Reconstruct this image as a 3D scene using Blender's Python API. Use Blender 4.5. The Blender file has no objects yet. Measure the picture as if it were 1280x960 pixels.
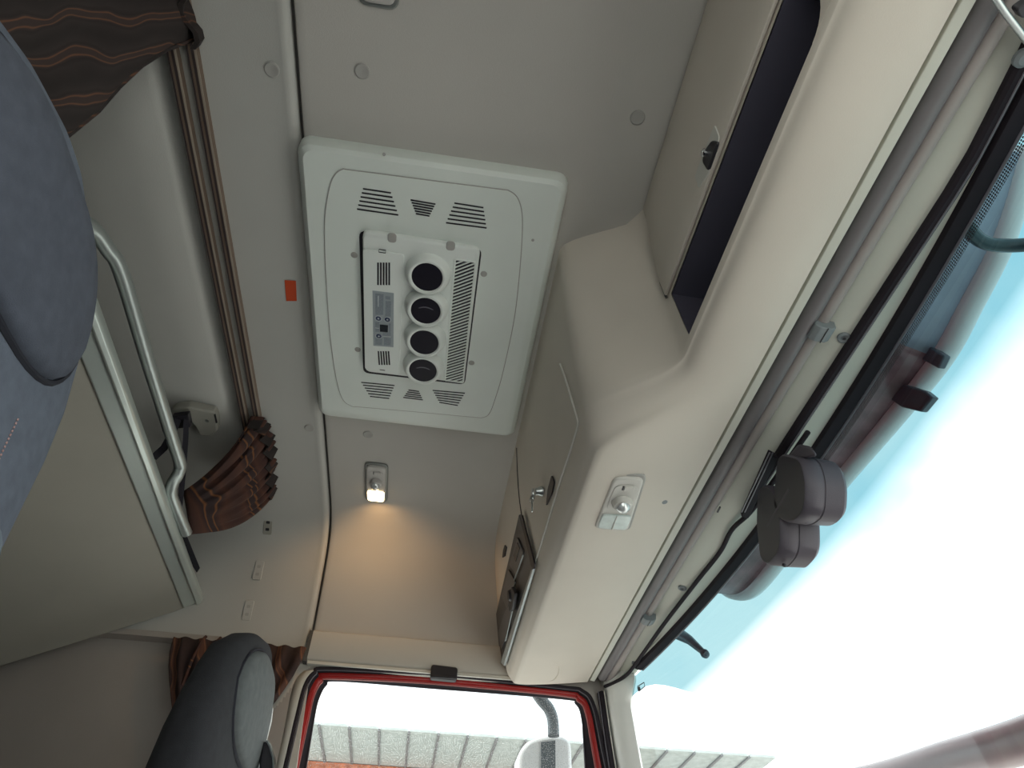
import bpy, bmesh, math, random
from mathutils import Vector, Matrix
random.seed(7)
S = bpy.context.scene
COL = S.collection
PI = math.pi
# ------------------------------------------------------------------ camera
# Working coordinates: x forward (windscreen), y to the driver's side, z up, measured from the lens.
# OFF moves them so that the cab floor is z = 0 and the cab's centre line is y = 0.
OFF = Vector((0.0, -0.85, 0.85))
F = 820.0
AX = (Vector((0.9895, 0.1179, 0.0837)), Vector((-0.1432, 0.7176, 0.6815)), Vector((0.0202, -0.6864, 0.7270)))
right = Vector((AX[0].x, AX[1].x, AX[2].x)).normalized()
fwd = Vector((AX[0].z, AX[1].z, AX[2].z)).normalized()
down = fwd.cross(right).normalized()
cd = bpy.data.cameras.new('camera'); cam = bpy.data.objects.new('camera', cd); COL.objects.link(cam)
cd.sensor_width = 36; cd.lens = F / 1280 * 36; cd.clip_start = 0.02; cd.clip_end = 300
R3 = Matrix((right, -down, -fwd)).transposed()
cam.matrix_world = Matrix.Translation(OFF) @ R3.to_4x4()
S.camera = cam
S.view_settings.view_transform = 'Standard'; S.view_settings.look = 'None'
S.view_settings.gamma = 1.0; S.view_settings.use_curve_mapping = False
S.view_settings.exposure = 0.0
S.cycles.max_bounces = 10; S.cycles.diffuse_bounces = 6; S.cycles.transparent_max_bounces = 16
S.cycles.sample_clamp_indirect = 6.0; S.cycles.caustics_reflective = False; S.cycles.caustics_refractive = False

# ------------------------------------------------------------------ world: bright broken cloud
SKY = 2.3
W = bpy.data.worlds.new('sky'); S.world = W; W.use_nodes = True
nt = W.node_tree; nt.nodes.clear()
wo = nt.nodes.new('ShaderNodeOutputWorld'); bg = nt.nodes.new('ShaderNodeBackground')
tc = nt.nodes.new('ShaderNodeTexCoord'); nz = nt.nodes.new('ShaderNodeTexNoise'); rp = nt.nodes.new('ShaderNodeValToRGB')
nz.inputs['Scale'].default_value = 2.2; nz.inputs['Detail'].default_value = 5; nz.inputs['Roughness'].default_value = 0.55
rp.color_ramp.elements[0].position = 0.34; rp.color_ramp.elements[0].color = (0.56, 0.80, 0.90, 1)
rp.color_ramp.elements[1].position = 0.56; rp.color_ramp.elements[1].color = (1.0, 1.0, 1.0, 1)
nt.links.new(tc.outputs['Generated'], nz.inputs['Vector']); nt.links.new(nz.outputs['Fac'], rp.inputs['Fac'])
nt.links.new(rp.outputs['Color'], bg.inputs['Color']); bg.inputs['Strength'].default_value = SKY
nt.links.new(bg.outputs[0], wo.inputs['Surface'])

sd_ = bpy.data.lights.new('sun', 'SUN'); sun = bpy.data.objects.new('sun', sd_); COL.objects.link(sun)
sd_.energy = 5.0; sd_.angle = math.radians(3); sd_.color = (1.0, 0.97, 0.92)
sun.rotation_euler = Vector((0.62, 0.08, -0.80)).to_track_quat('-Z', 'Y').to_euler()   # high, from behind the cab

# ------------------------------------------------------------------ pixel helpers (directions only)
def ray(u, v):
    d = Vector((u - 640, v - 480, F)); return Vector((AX[0].dot(d), AX[1].dot(d), AX[2].dot(d)))
def uz(u, v, z): d = ray(u, v); return d * (z / d.z)
def uy(u, v, y): d = ray(u, v); return d * (y / d.y)
def ux(u, v, x): d = ray(u, v); return d * (x / d.x)
def hit(u, v, f, lo=0.3, hi=3.0):
    """first sign change of f along the ray (a surface met by that direction)"""
    d = ray(u, v).normalized(); n = 400; p = f(d * lo); t0 = lo
    for i in range(1, n + 1):
        t = lo + (hi - lo) * i / n; q = f(d * t)
        if (p < 0) != (q < 0):
            a, b = t0, t
            for _ in range(30):
                m = (a + b) / 2
                if (f(d * m) < 0) == (p < 0): a = m
                else: b = m
            return d * a
        p, t0 = q, t
    return d * hi

# ------------------------------------------------------------------ object helpers
ORG = {}
def props(o, label=None, cat=None, group=None, kind=None):
    if label: o['label'] = label
    if cat: o['category'] = cat
    if group: o['group'] = group
    if kind: o['kind'] = kind
    return o
def thing(name, base, label, cat, group=None):
    o = bpy.data.objects.new(name, None); COL.objects.link(o); o.empty_display_size = 0.05
    o.location = Vector(base) + OFF; ORG[o] = Vector(base)
    return props(o, label, cat, group)
def mk(name, vf, m, parent=None, smooth=40, bevel=0, bseg=2, label=None, cat=None, group=None, kind=None, subd=0, solid=0):
    vs, fs = vf; vs = [Vector(v) for v in vs]
    lo = Vector([min(v[i] for v in vs) for i in range(3)]); hi = Vector([max(v[i] for v in vs) for i in range(3)])
    org = Vector(((lo.x + hi.x) / 2, (lo.y + hi.y) / 2, lo.z))
    me = bpy.data.meshes.new(name); me.from_pydata([v - org for v in vs], [], fs); me.validate()
    bm = bmesh.new(); bm.from_mesh(me); bmesh.ops.recalc_face_normals(bm, faces=bm.faces); bm.to_mesh(me); bm.free()
    if smooth:
        me.shade_smooth(); me.set_sharp_from_angle(angle=math.radians(smooth))
    me.materials.append(M[m])
    o = bpy.data.objects.new(name, me); COL.objects.link(o); ORG[o] = org
    if parent: o.parent = parent; o.location = org - ORG[parent]
    else: o.location = org + OFF
    if solid:
        s = o.modifiers.new('s', 'SOLIDIFY'); s.thickness = solid; s.offset = 0
    if bevel:
        b = o.modifiers.new('b', 'BEVEL'); b.width = bevel; b.segments = bseg; b.limit_method = 'ANGLE'; b.angle_limit = math.radians(35)
    if subd:
        s = o.modifiers.new('d', 'SUBSURF'); s.levels = subd; s.render_levels = subd
    return props(o, label, cat, group, kind)
def copy_tree(o, delta, parent=None, mirror=None):
    c = o.copy(); COL.objects.link(c)
    if parent is None: c.location = o.location + Vector(delta)
    else: c.parent = parent
    for ch in [x for x in bpy.data.objects if x.parent == o]: copy_tree(ch, (0, 0, 0), c)
    return c
def join(*parts):
    V, Fc = [], []
    for v, f in parts:
        n = len(V); V += [Vector(q) for q in v]; Fc += [tuple(i + n for i in g) for g in f]
    return V, Fc
def prism(pts, ext):
    n = len(pts); e = Vector(ext); V = [Vector(p) for p in pts] + [Vector(p) + e for p in pts]
    return V, [tuple(range(n)), tuple(range(2 * n - 1, n - 1, -1))] + [(i, (i + 1) % n, n + (i + 1) % n, n + i) for i in range(n)]
def box(x0, x1, y0, y1, z0, z1):
    return prism([(x0, y0, z0), (x1, y0, z0), (x1, y1, z0), (x0, y1, z0)], (0, 0, z1 - z0))
def tube(path, r, seg=12, cap=True, close=False):
    P = [Vector(p) for p in path]; n = len(P); V, Fc = [], []
    up = None
    for i, p in enumerate(P):
        a = P[(i - 1) % n] if (close or i > 0) else P[i]; b = P[(i + 1) % n] if (close or i < n - 1) else P[i]
        t = (b - a).normalized()
        if up is None: up = Vector((0, 0, 1)) if abs(t.z) < 0.9 else Vector((1, 0, 0))
        s = t.cross(up).normalized(); up = s.cross(t).normalized()
        rr = r[i] if isinstance(r, (list, tuple)) else r
        for k in range(seg):
            an = 2 * PI * k / seg; V.append(p + s * (rr * math.cos(an)) + up * (rr * math.sin(an)))
    m = n if close else n - 1
    for i in range(m):
        for k in range(seg):
            j = (i + 1) % n
            Fc.append((i * seg + k, i * seg + (k + 1) % seg, j * seg + (k + 1) % seg, j * seg + k))
    if cap and not close: Fc += [tuple(range(seg)), tuple(range((n - 1) * seg, n * seg))]
    return V, Fc
def sweep(path, prof, close=False, side=None):
    """profile (a along side vector, b along normal) carried along a path; side(i)->(vecA, vecB)"""
    P = [Vector(p) for p in path]; n = len(P); k = len(prof); V, Fc = [], []
    for i, p in enumerate(P):
        A, B = side(i)
        for a, b in prof: V.append(p + A * a + B * b)
    for i in range(n if close else n - 1):
        j = (i + 1) % n
        for q in range(k): Fc.append((i * k + q, i * k + (q + 1) % k, j * k + (q + 1) % k, j * k + q))
    if not close: Fc += [tuple(range(k)), tuple(range((n - 1) * k, n * k))]
    return V, Fc
def loft(secs, closed=True, cap=True):
    k = len(secs[0]); V = [Vector(p) for s in secs for p in s]; Fc = []
    for i in range(len(secs) - 1):
        for q in range(k if closed else k - 1):
            Fc.append((i * k + q, i * k + (q + 1) % k, (i + 1) * k + (q + 1) % k, (i + 1) * k + q))
    if closed and cap: Fc += [tuple(range(k)), tuple(range((len(secs) - 1) * k, len(secs) * k))]
    return V, Fc
def lathe(c, axis, prof, seg=24):
    """prof: list of (radius, height along axis)"""
    ax = Vector(axis).normalized(); s = ax.orthogonal().normalized(); t = ax.cross(s); c = Vector(c); V, Fc = [], []
    for r, h in prof:
        for k in range(seg):
            a = 2 * PI * k / seg; V.append(c + ax * h + (s * math.cos(a) + t * math.sin(a)) * r)
    for i in range(len(prof) - 1):
        for k in range(seg): Fc.append((i * seg + k, i * seg + (k + 1) % seg, (i + 1) * seg + (k + 1) % seg, (i + 1) * seg + k))
    if prof[0][0] > 1e-5: Fc.append(tuple(range(seg)))
    if prof[-1][0] > 1e-5: Fc.append(tuple(range((len(prof) - 1) * seg, len(prof) * seg)))
    return V, Fc
def cat(P, n=6, close=False):
    P = [Vector(p) for p in P]; out = []; L = len(P)
    rng = range(L) if close else range(L - 1)
    for i in rng:
        p0 = P[(i - 1) % L] if (close or i > 0) else P[0] * 2 - P[1]
        p1, p2 = P[i], P[(i + 1) % L]
        p3 = P[(i + 2) % L] if (close or i + 2 < L) else P[-1] * 2 - P[-2]
        for k in range(n):
            t = k / n
            out.append(0.5 * ((2 * p1) + (p2 - p0) * t + (2 * p0 - 5 * p1 + 4 * p2 - p3) * t * t + (3 * p1 - p0 - 3 * p2 + p3) * t ** 3))
    if not close: out.append(P[-1])
    return out
def rrect(x0, x1, y0, y1, r, n=5):
    out = []
    for cx, cy, a0 in ((x1 - r, y1 - r, 0), (x0 + r, y1 - r, 90), (x0 + r, y0 + r, 180), (x1 - r, y0 + r, 270)):
        for k in range(n + 1):
            a = math.radians(a0 + 90 * k / n); out.append((cx + r * math.cos(a), cy + r * math.sin(a)))
    return out
def roundpoly(pts, r, n=4):
    """round the corners of a 3D polygon"""
    P = [Vector(p) for p in pts]; out = []; L = len(P)
    for i in range(L):
        a, b, c = P[i - 1], P[i], P[(i + 1) % L]
        ra = min(r, (a - b).length * 0.45, (c - b).length * 0.45)
        p, q = b + (a - b).normalized() * ra, b + (c - b).normalized() * ra
        for k in range(n + 1):
            t = k / n; out.append(p * (1 - t) ** 2 + b * 2 * t * (1 - t) + q * t * t)
    return out
def interp(x, xs, ys):
    if x <= xs[0]: return ys[0]
    for i in range(len(xs) - 1):
        if x <= xs[i + 1]: return ys[i] + (ys[i + 1] - ys[i]) * (x - xs[i]) / (xs[i + 1] - xs[i])
    return ys[-1]
def sstep(t): t = max(0, min(1, t)); return t * t * (3 - 2 * t)

# ------------------------------------------------------------------ materials
M = {}
def mat(name, col, rough=0.6, metal=0.0, var=0.06, vscale=6.0, bump=0.0, bscale=400.0, spec=0.5, emit=None, estr=0):
    m = bpy.data.materials.new(name); m.use_nodes = True; n = m.node_tree; b = n.nodes['Principled BSDF']
    b.inputs['Roughness'].default_value = rough; b.inputs['Metallic'].default_value = metal
    b.inputs['Specular IOR Level'].default_value = spec
    t = n.nodes.new('ShaderNodeTexCoord'); x = n.nodes.new('ShaderNodeTexNoise'); r = n.nodes.new('ShaderNodeValToRGB')
    x.inputs['Scale'].default_value = vscale; x.inputs['Detail'].default_value = 4
    c0 = [max(0, c * (1 - var)) for c in col]; c1 = [min(1, c * (1 + var)) for c in col]
    r.color_ramp.elements[0].position = 0.3; r.color_ramp.elements[0].color = (*c0, 1)
    r.color_ramp.elements[1].position = 0.7; r.color_ramp.elements[1].color = (*c1, 1)
    n.links.new(t.outputs['Object'], x.inputs['Vector']); n.links.new(x.outputs['Fac'], r.inputs['Fac']); n.links.new(r.outputs['Color'], b.inputs['Base Color'])
    if bump:
        y = n.nodes.new('ShaderNodeTexNoise'); y.inputs['Scale'].default_value = bscale; y.inputs['Detail'].default_value = 2
        u = n.nodes.new('ShaderNodeBump'); u.inputs['Strength'].default_value = bump; u.inputs['Distance'].default_value = 0.001
        n.links.new(t.outputs['Object'], y.inputs['Vector']); n.links.new(y.outputs['Fac'], u.inputs['Height']); n.links.new(u.outputs['Normal'], b.inputs['Normal'])
    if emit:
        b.inputs['Emission Color'].default_value = (*emit, 1); b.inputs['Emission Strength'].default_value = estr
    M[name] = m; return m
mat('headliner', (0.505, 0.485, 0.455), 0.85, bump=0.25, bscale=500, var=0.04, vscale=3)
mat('headliner_rear', (0.50, 0.495, 0.47), 0.85, bump=0.25, bscale=500, var=0.04, vscale=3)
mat('wall_trim', (0.58, 0.54, 0.48), 0.75, bump=0.2, bscale=450, var=0.04)
mat('wall_lower', (0.42, 0.38, 0.35), 0.85, bump=0.2, bscale=450, var=0.04)
mat('console', (0.64, 0.585, 0.515), 0.6, bump=0.15, bscale=600, var=0.03)
mat('header_trim', (0.60, 0.60, 0.53), 0.55, bump=0.1, bscale=600, var=0.03)
mat('pillar', (0.80, 0.80, 0.76), 0.4, bump=0.1, bscale=600, var=0.03)
mat('ac_plastic', (0.76, 0.81, 0.77), 0.45, bump=0.12, bscale=700, var=0.03)
mat('ac_plastic_rim', (0.80, 0.84, 0.81), 0.4, var=0.02)
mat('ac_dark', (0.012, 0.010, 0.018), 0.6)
mat('ac_hole', (0.010, 0.008, 0.016), 0.35)
mat('ac_flap', (0.10, 0.095, 0.12), 0.35)
mat('panel_grey', (0.34, 0.38, 0.41), 0.4, var=0.03)
mat('panel_print', (0.24, 0.275, 0.31), 0.5, var=0.15, vscale=300)
mat('panel_line', (0.55, 0.6, 0.62), 0.5)
mat('screen', (0.012, 0.016, 0.022), 0.2)
mat('button_navy', (0.03, 0.045, 0.11), 0.4)
mat('screw_cap', (0.40, 0.39, 0.37), 0.7)
mat('screw', (0.22, 0.23, 0.22), 0.4, metal=0.4)
mat('sticker_red', (0.56, 0.07, 0.02), 0.5, var=0.05)
mat('black_plastic', (0.022, 0.020, 0.026), 0.45, bump=0.1, bscale=500)
mat('slot_dark', (0.060, 0.056, 0.082), 0.8)
mat('dark_gap', (0.09, 0.085, 0.08), 0.9)
mat('rubber', (0.022, 0.017, 0.022), 0.75, var=0.2, spec=0.2)
mat('rubber_line', (0.16, 0.15, 0.17), 0.35)
mat('door_red', (0.36, 0.02, 0.018), 0.25, var=0.05)
mat('red_gloss_edge', (0.5, 0.18, 0.17), 0.2)
mat('seal_white', (0.62, 0.61, 0.56), 0.5)
mat('blind_tube', (0.17, 0.155, 0.16), 0.5, var=0.05)
mat('blind_roll', (0.34, 0.30, 0.285), 0.6, var=0.05)
mat('clip_grey', (0.20, 0.22, 0.23), 0.5)
mat('sensor', (0.080, 0.069, 0.086), 0.5, bump=0.2, bscale=700, var=0.05)
mat('sensor_face', (0.030, 0.026, 0.034), 0.35)
mat('rail_brown', (0.22, 0.155, 0.115), 0.4, metal=0.3)
mat('rail_dark', (0.05, 0.035, 0.035), 0.6)
mat('rail_tan', (0.42, 0.35, 0.29), 0.4, metal=0.2)
mat('bunk_board', (0.40, 0.38, 0.33), 0.7, bump=0.1, bscale=300, var=0.04)
mat('aluminium', (0.62, 0.68, 0.65), 0.32, metal=0.55, var=0.02)
mat('steel_tube', (0.42, 0.46, 0.45), 0.35, metal=0.6, var=0.03)
mat('strap', (0.014, 0.012, 0.02), 0.8)
mat('bracket_beige', (0.34, 0.33, 0.29), 0.6)
mat('seat_cloth', (0.112, 0.128, 0.162), 0.95, bump=0.5, bscale=900, var=0.12, vscale=60)
mat('seat_side', (0.165, 0.195, 0.225), 0.95, bump=0.5, bscale=900, var=0.12, vscale=60)
mat('seat_pad', (0.075, 0.083, 0.108), 0.95, bump=0.5, bscale=900, var=0.12, vscale=60)
mat('far_seat_cloth', (0.030, 0.030, 0.034), 0.95, bump=0.5, bscale=900, var=0.12, vscale=60)
mat('far_seat_lit', (0.13, 0.14, 0.14), 0.9, bump=0.5, bscale=900, var=0.12, vscale=60)  # far seat's lit front, put into a lighter colour than its sides
mat('piping', (0.012, 0.012, 0.02), 0.8)
mat('stitch', (0.42, 0.26, 0.24), 0.7)
mat('chrome', (0.75, 0.76, 0.78), 0.12, metal=1.0)
mat('brushed', (0.55, 0.58, 0.58), 0.3, metal=0.9)
mat('lamp_bezel', (0.50, 0.48, 0.46), 0.35, var=0.02)
mat('lamp_bezel_light', (0.62, 0.60, 0.56), 0.35, var=0.02)
mat('lamp_lens', (0.72, 0.80, 0.78), 0.12, var=0.10, vscale=60)
mat('lamp_spot', (0.80, 0.82, 0.82), 0.08, metal=0.5, var=0.15, vscale=120)
mat('lamp_lit', (0.9, 0.8, 0.6), 0.3, emit=(1.0, 0.74, 0.40), estr=9.0)
mat('radio_grey', (0.055, 0.055, 0.060), 0.35)
mat('radio_face', (0.085, 0.085, 0.09), 0.3)
mat('silver_strip', (0.40, 0.45, 0.46), 0.3, metal=0.5)
mat('dash', (0.10, 0.10, 0.105), 0.7, bump=0.2, bscale=300)
mat('cab_floor', (0.16, 0.155, 0.15), 0.9, bump=0.3, bscale=200)
mat('yard', (0.62, 0.60, 0.56), 0.9, var=0.15, vscale=0.6)
mat('sheet_grey', (0.40, 0.44, 0.43), 0.7, var=0.15, vscale=9)
mat('sheet_rib', (0.16, 0.16, 0.165), 0.6)
mat('rust', (0.42, 0.13, 0.06), 0.8, var=0.35, vscale=14)
mat('mirror_shell', (0.60, 0.62, 0.63), 0.3)
mat('mirror_dark', (0.06, 0.075, 0.085), 0.25)
mat('arm_brown', (0.40, 0.31, 0.33), 0.3, var=0.05)
mat('visor_edge_highlight', (0.88, 0.86, 0.88), 0.2, var=0.03, spec=0.8)  # sky highlight on the glossy maroon edge, painted as a near-white colour
mat('visor_smoke', (0.27, 0.135, 0.15), 0.3, var=0.35, vscale=25)
mat('visor_haze', (0.40, 0.42, 0.52), 0.5, var=0.12, vscale=12)  # bluish haze over the maroon visor, put into the panel colour
mat('arm_teal', (0.04, 0.07, 0.085), 0.2)
mat('visor_bracket', (0.12, 0.13, 0.165), 0.35)
mat('cab_paint', (0.32, 0.03, 0.03), 0.3)

def transp(name, tint, gloss=0.04, rough=0.02, gcol=(1, 1, 1)):
    m = bpy.data.materials.new(name); m.use_nodes = True; n = m.node_tree; n.nodes.clear()
    o = n.nodes.new('ShaderNodeOutputMaterial'); t = n.nodes.new('ShaderNodeBsdfTransparent'); g = n.nodes.new('ShaderNodeBsdfGlossy'); x = n.nodes.new('ShaderNodeMixShader')
    t.inputs['Color'].default_value = (*tint, 1); g.inputs['Roughness'].default_value = rough; g.inputs['Color'].default_value = (*gcol, 1)
    x.inputs['Fac'].default_value = gloss
    n.links.new(t.outputs[0], x.inputs[1]); n.links.new(g.outputs[0], x.inputs[2]); n.links.new(x.outputs[0], o.inputs['Surface'])
    M[name] = m; return m
transp('glass', (0.93, 0.96, 0.95), 0.04)
bm_ = transp('shade_band', (0.22, 0.36, 0.385), 0.03); n = bm_.node_tree
gm = n.nodes.new('ShaderNodeNewGeometry'); sx_ = n.nodes.new('ShaderNodeSeparateXYZ'); mr_ = n.nodes.new('ShaderNodeMapRange'); cr_ = n.nodes.new('ShaderNodeValToRGB')
mr_.inputs['From Min'].default_value = 0.555 + OFF.z; mr_.inputs['From Max'].default_value = 0.635 + OFF.z
cr_.color_ramp.elements[0].color = (0.92, 0.95, 0.95, 1); cr_.color_ramp.elements[1].color = (0.22, 0.36, 0.385, 1)
n.links.new(gm.outputs['Position'], sx_.inputs[0]); n.links.new(sx_.outputs['Z'], mr_.inputs['Value']); n.links.new(mr_.outputs[0], cr_.inputs['Fac'])
n.links.new(cr_.outputs['Color'], [q for q in n.nodes if q.type == 'BSDF_TRANSPARENT'][0].inputs['Color'])
m = bpy.data.materials.new('wet_glass'); m.use_nodes = True; n = m.node_tree; n.nodes.clear()
o = n.nodes.new('ShaderNodeOutputMaterial'); t = n.nodes.new('ShaderNodeBsdfTransparent'); d = n.nodes.new('ShaderNodeBsdfTranslucent'); x = n.nodes.new('ShaderNodeMixShader')
t.inputs['Color'].default_value = (0.93, 0.96, 0.95, 1); d.inputs['Color'].default_value = (0.9, 0.95, 0.95, 1)
wn = n.nodes.new('ShaderNodeTexNoise'); wn.inputs['Scale'].default_value = 420; wn.inputs['Detail'].default_value = 2; wr_ = n.nodes.new('ShaderNodeMapRange')
wr_.inputs['From Min'].default_value = 0.52; wr_.inputs['From Max'].default_value = 0.72; wr_.inputs['To Max'].default_value = 0.45
wt = n.nodes.new('ShaderNodeTexCoord'); n.links.new(wt.outputs['Object'], wn.inputs['Vector']); n.links.new(wn.outputs['Fac'], wr_.inputs['Value']); n.links.new(wr_.outputs[0], x.inputs['Fac'])
n.links.new(t.outputs[0], x.inputs[1]); n.links.new(d.outputs[0], x.inputs[2]); n.links.new(x.outputs[0], o.inputs['Surface']); M['wet_glass'] = m
# frit: black dots fading into the clear glass
m = bpy.data.materials.new('frit'); m.use_nodes = True; n = m.node_tree; n.nodes.clear()
o = n.nodes.new('ShaderNodeOutputMaterial'); t = n.nodes.new('ShaderNodeBsdfTransparent'); d = n.nodes.new('ShaderNodeBsdfDiffuse'); x = n.nodes.new('ShaderNodeMixShader')
d.inputs['Color'].default_value = (0.05, 0.05, 0.055, 1)
vo = n.nodes.new('ShaderNodeTexVoronoi'); vo.voronoi_dimensions = '2D'; vo.inputs['Scale'].default_value = 290; vo.inputs['Randomness'].default_value = 0
sp_ = n.nodes.new('ShaderNodeSeparateXYZ'); cb_ = n.nodes.new('ShaderNodeCombineXYZ'); n.links.new(sp_.outputs['Y'], cb_.inputs['X']); n.links.new(sp_.outputs['Z'], cb_.inputs['Y'])
tcn = n.nodes.new('ShaderNodeTexCoord'); lt = n.nodes.new('ShaderNodeMath'); lt.operation = 'LESS_THAN'; lt.inputs[1].default_value = 0.40
n.links.new(tcn.outputs['Object'], sp_.inputs[0]); n.links.new(cb_.outputs[0], vo.inputs['Vector']); n.links.new(vo.outputs['Distance'], lt.inputs[0])
n.links.new(lt.outputs[0], x.inputs['Fac']); n.links.new(t.outputs[0], x.inputs[1]); n.links.new(d.outputs[0], x.inputs[2]); n.links.new(x.outputs[0], o.inputs['Surface']); M['frit'] = m

def curtain_mat(name, base, mid, line, scale, rot, orange):
    m = bpy.data.materials.new(name); m.use_nodes = True; n = m.node_tree; b = n.nodes['Principled BSDF']; b.inputs['Roughness'].default_value = 0.9
    t = n.nodes.new('ShaderNodeTexCoord'); mp = n.nodes.new('ShaderNodeMapping'); mp.inputs['Rotation'].default_value = rot
    w = n.nodes.new('ShaderNodeTexWave'); w.inputs['Scale'].default_value = scale; w.inputs['Distortion'].default_value = 2.2; w.inputs['Detail'].default_value = 1.5; w.inputs['Detail Scale'].default_value = 2.5
    r = n.nodes.new('ShaderNodeValToRGB'); e = r.color_ramp.elements
    e[0].position = 0.0; e[0].color = (*base, 1); e[1].position = 0.55; e[1].color = (*mid, 1)
    for p, c in ((0.78, base), (0.88, line), (0.93, orange), (0.97, line)):
        k = e.new(p); k.color = (*c, 1)
    n.links.new(t.outputs['Object'], mp.inputs['Vector']); n.links.new(mp.outputs[0], w.inputs['Vector']); n.links.new(w.outputs['Fac'], r.inputs['Fac']); n.links.new(r.outputs['Color'], b.inputs['Base Color'])
    M[name] = m
curtain_mat('curtain_dark', (0.024, 0.018, 0.017), (0.034, 0.025, 0.024), (0.045, 0.029, 0.026), 6.5, (0.0, 0.0, 1.35), (0.15, 0.065, 0.035))
curtain_mat('curtain_rust', (0.055, 0.024, 0.019), (0.085, 0.034, 0.022), (0.035, 0.020, 0.020), 3.4, (0.4, 1.1, 0.2), (0.22, 0.085, 0.03))
curtain_mat('curtain_low', (0.030, 0.017, 0.017), (0.050, 0.026, 0.023), (0.09, 0.038, 0.026), 5.0, (0.0, 0.35, 0.1), (0.20, 0.085, 0.04))

# ================================================================== THE CAB SHELL
YC = 0.85
def mir(vf): return [Vector((v[0], 2 * YC - v[1], v[2])) for v in vf[0]], vf[1]
HALF = [(0.85, 1.10), (1.05, 1.10), (1.2, 1.10), (1.25, 1.10), (1.3, 1.10), (1.35, 1.10), (1.42, 1.10), (1.50, 1.10), (1.56, 1.099), (1.60, 1.097), (1.64, 1.089), (1.67, 1.076), (1.695, 1.056), (1.715, 1.032), (1.732, 1.00), (1.748, 0.965), (1.766, 0.925), (1.785, 0.88), (1.80, 0.84), (1.806, 0.815), (1.81, 0.787)]
def roofz(y):
    y = YC + abs(y - YC)
    return interp(y, [p[0] for p in HALF] + [1.83], [p[1] for p in HALF] + [-2.0])
def onroof(u, v): return hit(u, v, lambda p: p.z - roofz(p.y))
def profile(half):
    P = [Vector((0, 2 * YC - y, z)) for y, z in reversed(half[1:])] + [Vector((0, y, z)) for y, z in half]
    return P
def roofgrid(half, cols):
    P = profile(half); n = len(P); secs = []
    N = []
    for i in range(n):
        t = (P[min(i + 1, n - 1)] - P[max(i - 1, 0)]).normalized(); N.append(Vector((0, -t.z, t.y)))
    for x, off in cols:
        g = lambda i: (1 - sstep((abs(P[i].y - YC) - 0.36) / 0.12)) if (-0.6 < x < -0.45) else 1.0
        secs.append([P[i] + Vector((x, 0, 0)) + N[i] * off * g(i) for i in range(n)])
    return loft(secs, closed=False)
SEAM = -0.3135
front_half = [p for p in HALF if p[1] >= 0.815]
cols = [(SEAM + 0.003, 0.014), (SEAM + 0.0035, 0.006), (SEAM + 0.006, 0.0015), (SEAM + 0.010, 0.0)] + [(SEAM + 0.02 + 0.06 * i, 0) for i in range(15)]
ceil = mk('ceiling', roofgrid(front_half, cols), 'headliner', kind='structure', label='grey moulded front headliner panel curving into the side wall')
cols = [(SEAM - 0.003, 0.014), (SEAM - 0.0035, 0.006), (SEAM - 0.007, 0.0), (SEAM - 0.013, -0.003), (SEAM - 0.021, -0.0015), (SEAM - 0.03, 0), (-0.40, 0), (-0.49, 0), (-0.50, 0.001), (-0.508, 0.006), (-0.516, 0.014), (-0.526, 0.018), (-0.537, 0.014), (-0.546, 0.006), (-0.556, 0.0)] + [(-0.62 - 0.08 * i, -0.002) for i in range(9)]
ceil_r = mk('ceiling', roofgrid(HALF, cols), 'headliner_rear', kind='structure', label='grey moulded rear headliner panel behind the seam over the bunk')
mk('ceiling', roofgrid(HALF, [(SEAM - 0.012, 0.0145), (SEAM + 0.012, 0.0145)]), 'dark_gap', kind='structure', label='dark joint strip between the two headliner panels')

# outer skin closes the cab above the glass
sk = [(-1.32, 1.19), (0.50, 1.19), (0.60, 1.10), (0.645, 0.90), (0.655, 0.757)]
skin = []
for y in [-0.20 + 0.21 * i for i in range(11)]: skin.append([Vector((x - (0.10 * (y - YC) ** 2 + 0.012) * max(0, min(1, (1.1 - z) / 0.2)), y, z)) for x, z in sk])
mk('wall_outer', join(loft(skin, closed=False), box(-1.34, -1.32, -0.20, 1.90, -0.85, 1.19)), 'cab_paint', kind='structure')
mk('wall_back', box(-1.27, -1.25, -0.18, 1.88, -0.85, 1.14), 'wall_lower', kind='structure')
mk('floor', box(-1.30, 0.80, -0.22, 1.92, -0.89, -0.85), 'cab_floor', kind='structure')

# side walls, door apertures
YD = 1.83
paths = {
 'O': ([(356, 960), (370, 900), (381, 858), (393, 841), (410, 836), (540, 843), (700, 859), (728, 864), (743, 884), (760, 960)], 1.812),
 'A': ([(364, 960), (378, 900), (387, 864), (398, 846), (412, 841), (540, 847), (700, 863), (725, 869), (738, 888), (752, 960)], 1.822),
 'B': ([(373, 960), (386, 900), (393, 870), (403, 853), (416, 849), (540, 855), (700, 870), (722, 877), (732, 893), (744, 960)], 1.830),
 'G': ([(383, 960), (392, 905), (398, 876), (408, 857), (424, 852), (540, 861), (700, 874), (719, 880), (727, 900), (731, 960)], 1.845)}
DP = {}
for k, (pp, yd) in paths.items():
    P = [uy(u, v, yd) for u, v in pp]
    for a, b in ((0, 1), (-1, -2)):
        d = P[a] - P[b]; e = P[a] + d * ((-0.03 - P[a].z) / d.z)
        if a == 0: P.insert(0, e)
        else: P.append(e)
    DP[k] = cat(P, 6)
nD = len(DP['O'])
def strip(P, Q): return loft([P, Q], closed=False)
def rect_outer(yd):
    out = []
    for p in DP['O']:
        c = Vector((0.1, yd, 0.3)); d = p - c
        x0, x1, z1 = -0.62, 0.545, 0.80
        t = min([q for q in ((x0 - c.x) / d.x if d.x < 0 else 9e9, (x1 - c.x) / d.x if d.x > 0 else 9e9, (z1 - c.z) / d.z if d.z > 0 else 9e9)])
        q = c + d * t; q.y = yd; out.append(q)
    return out
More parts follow.
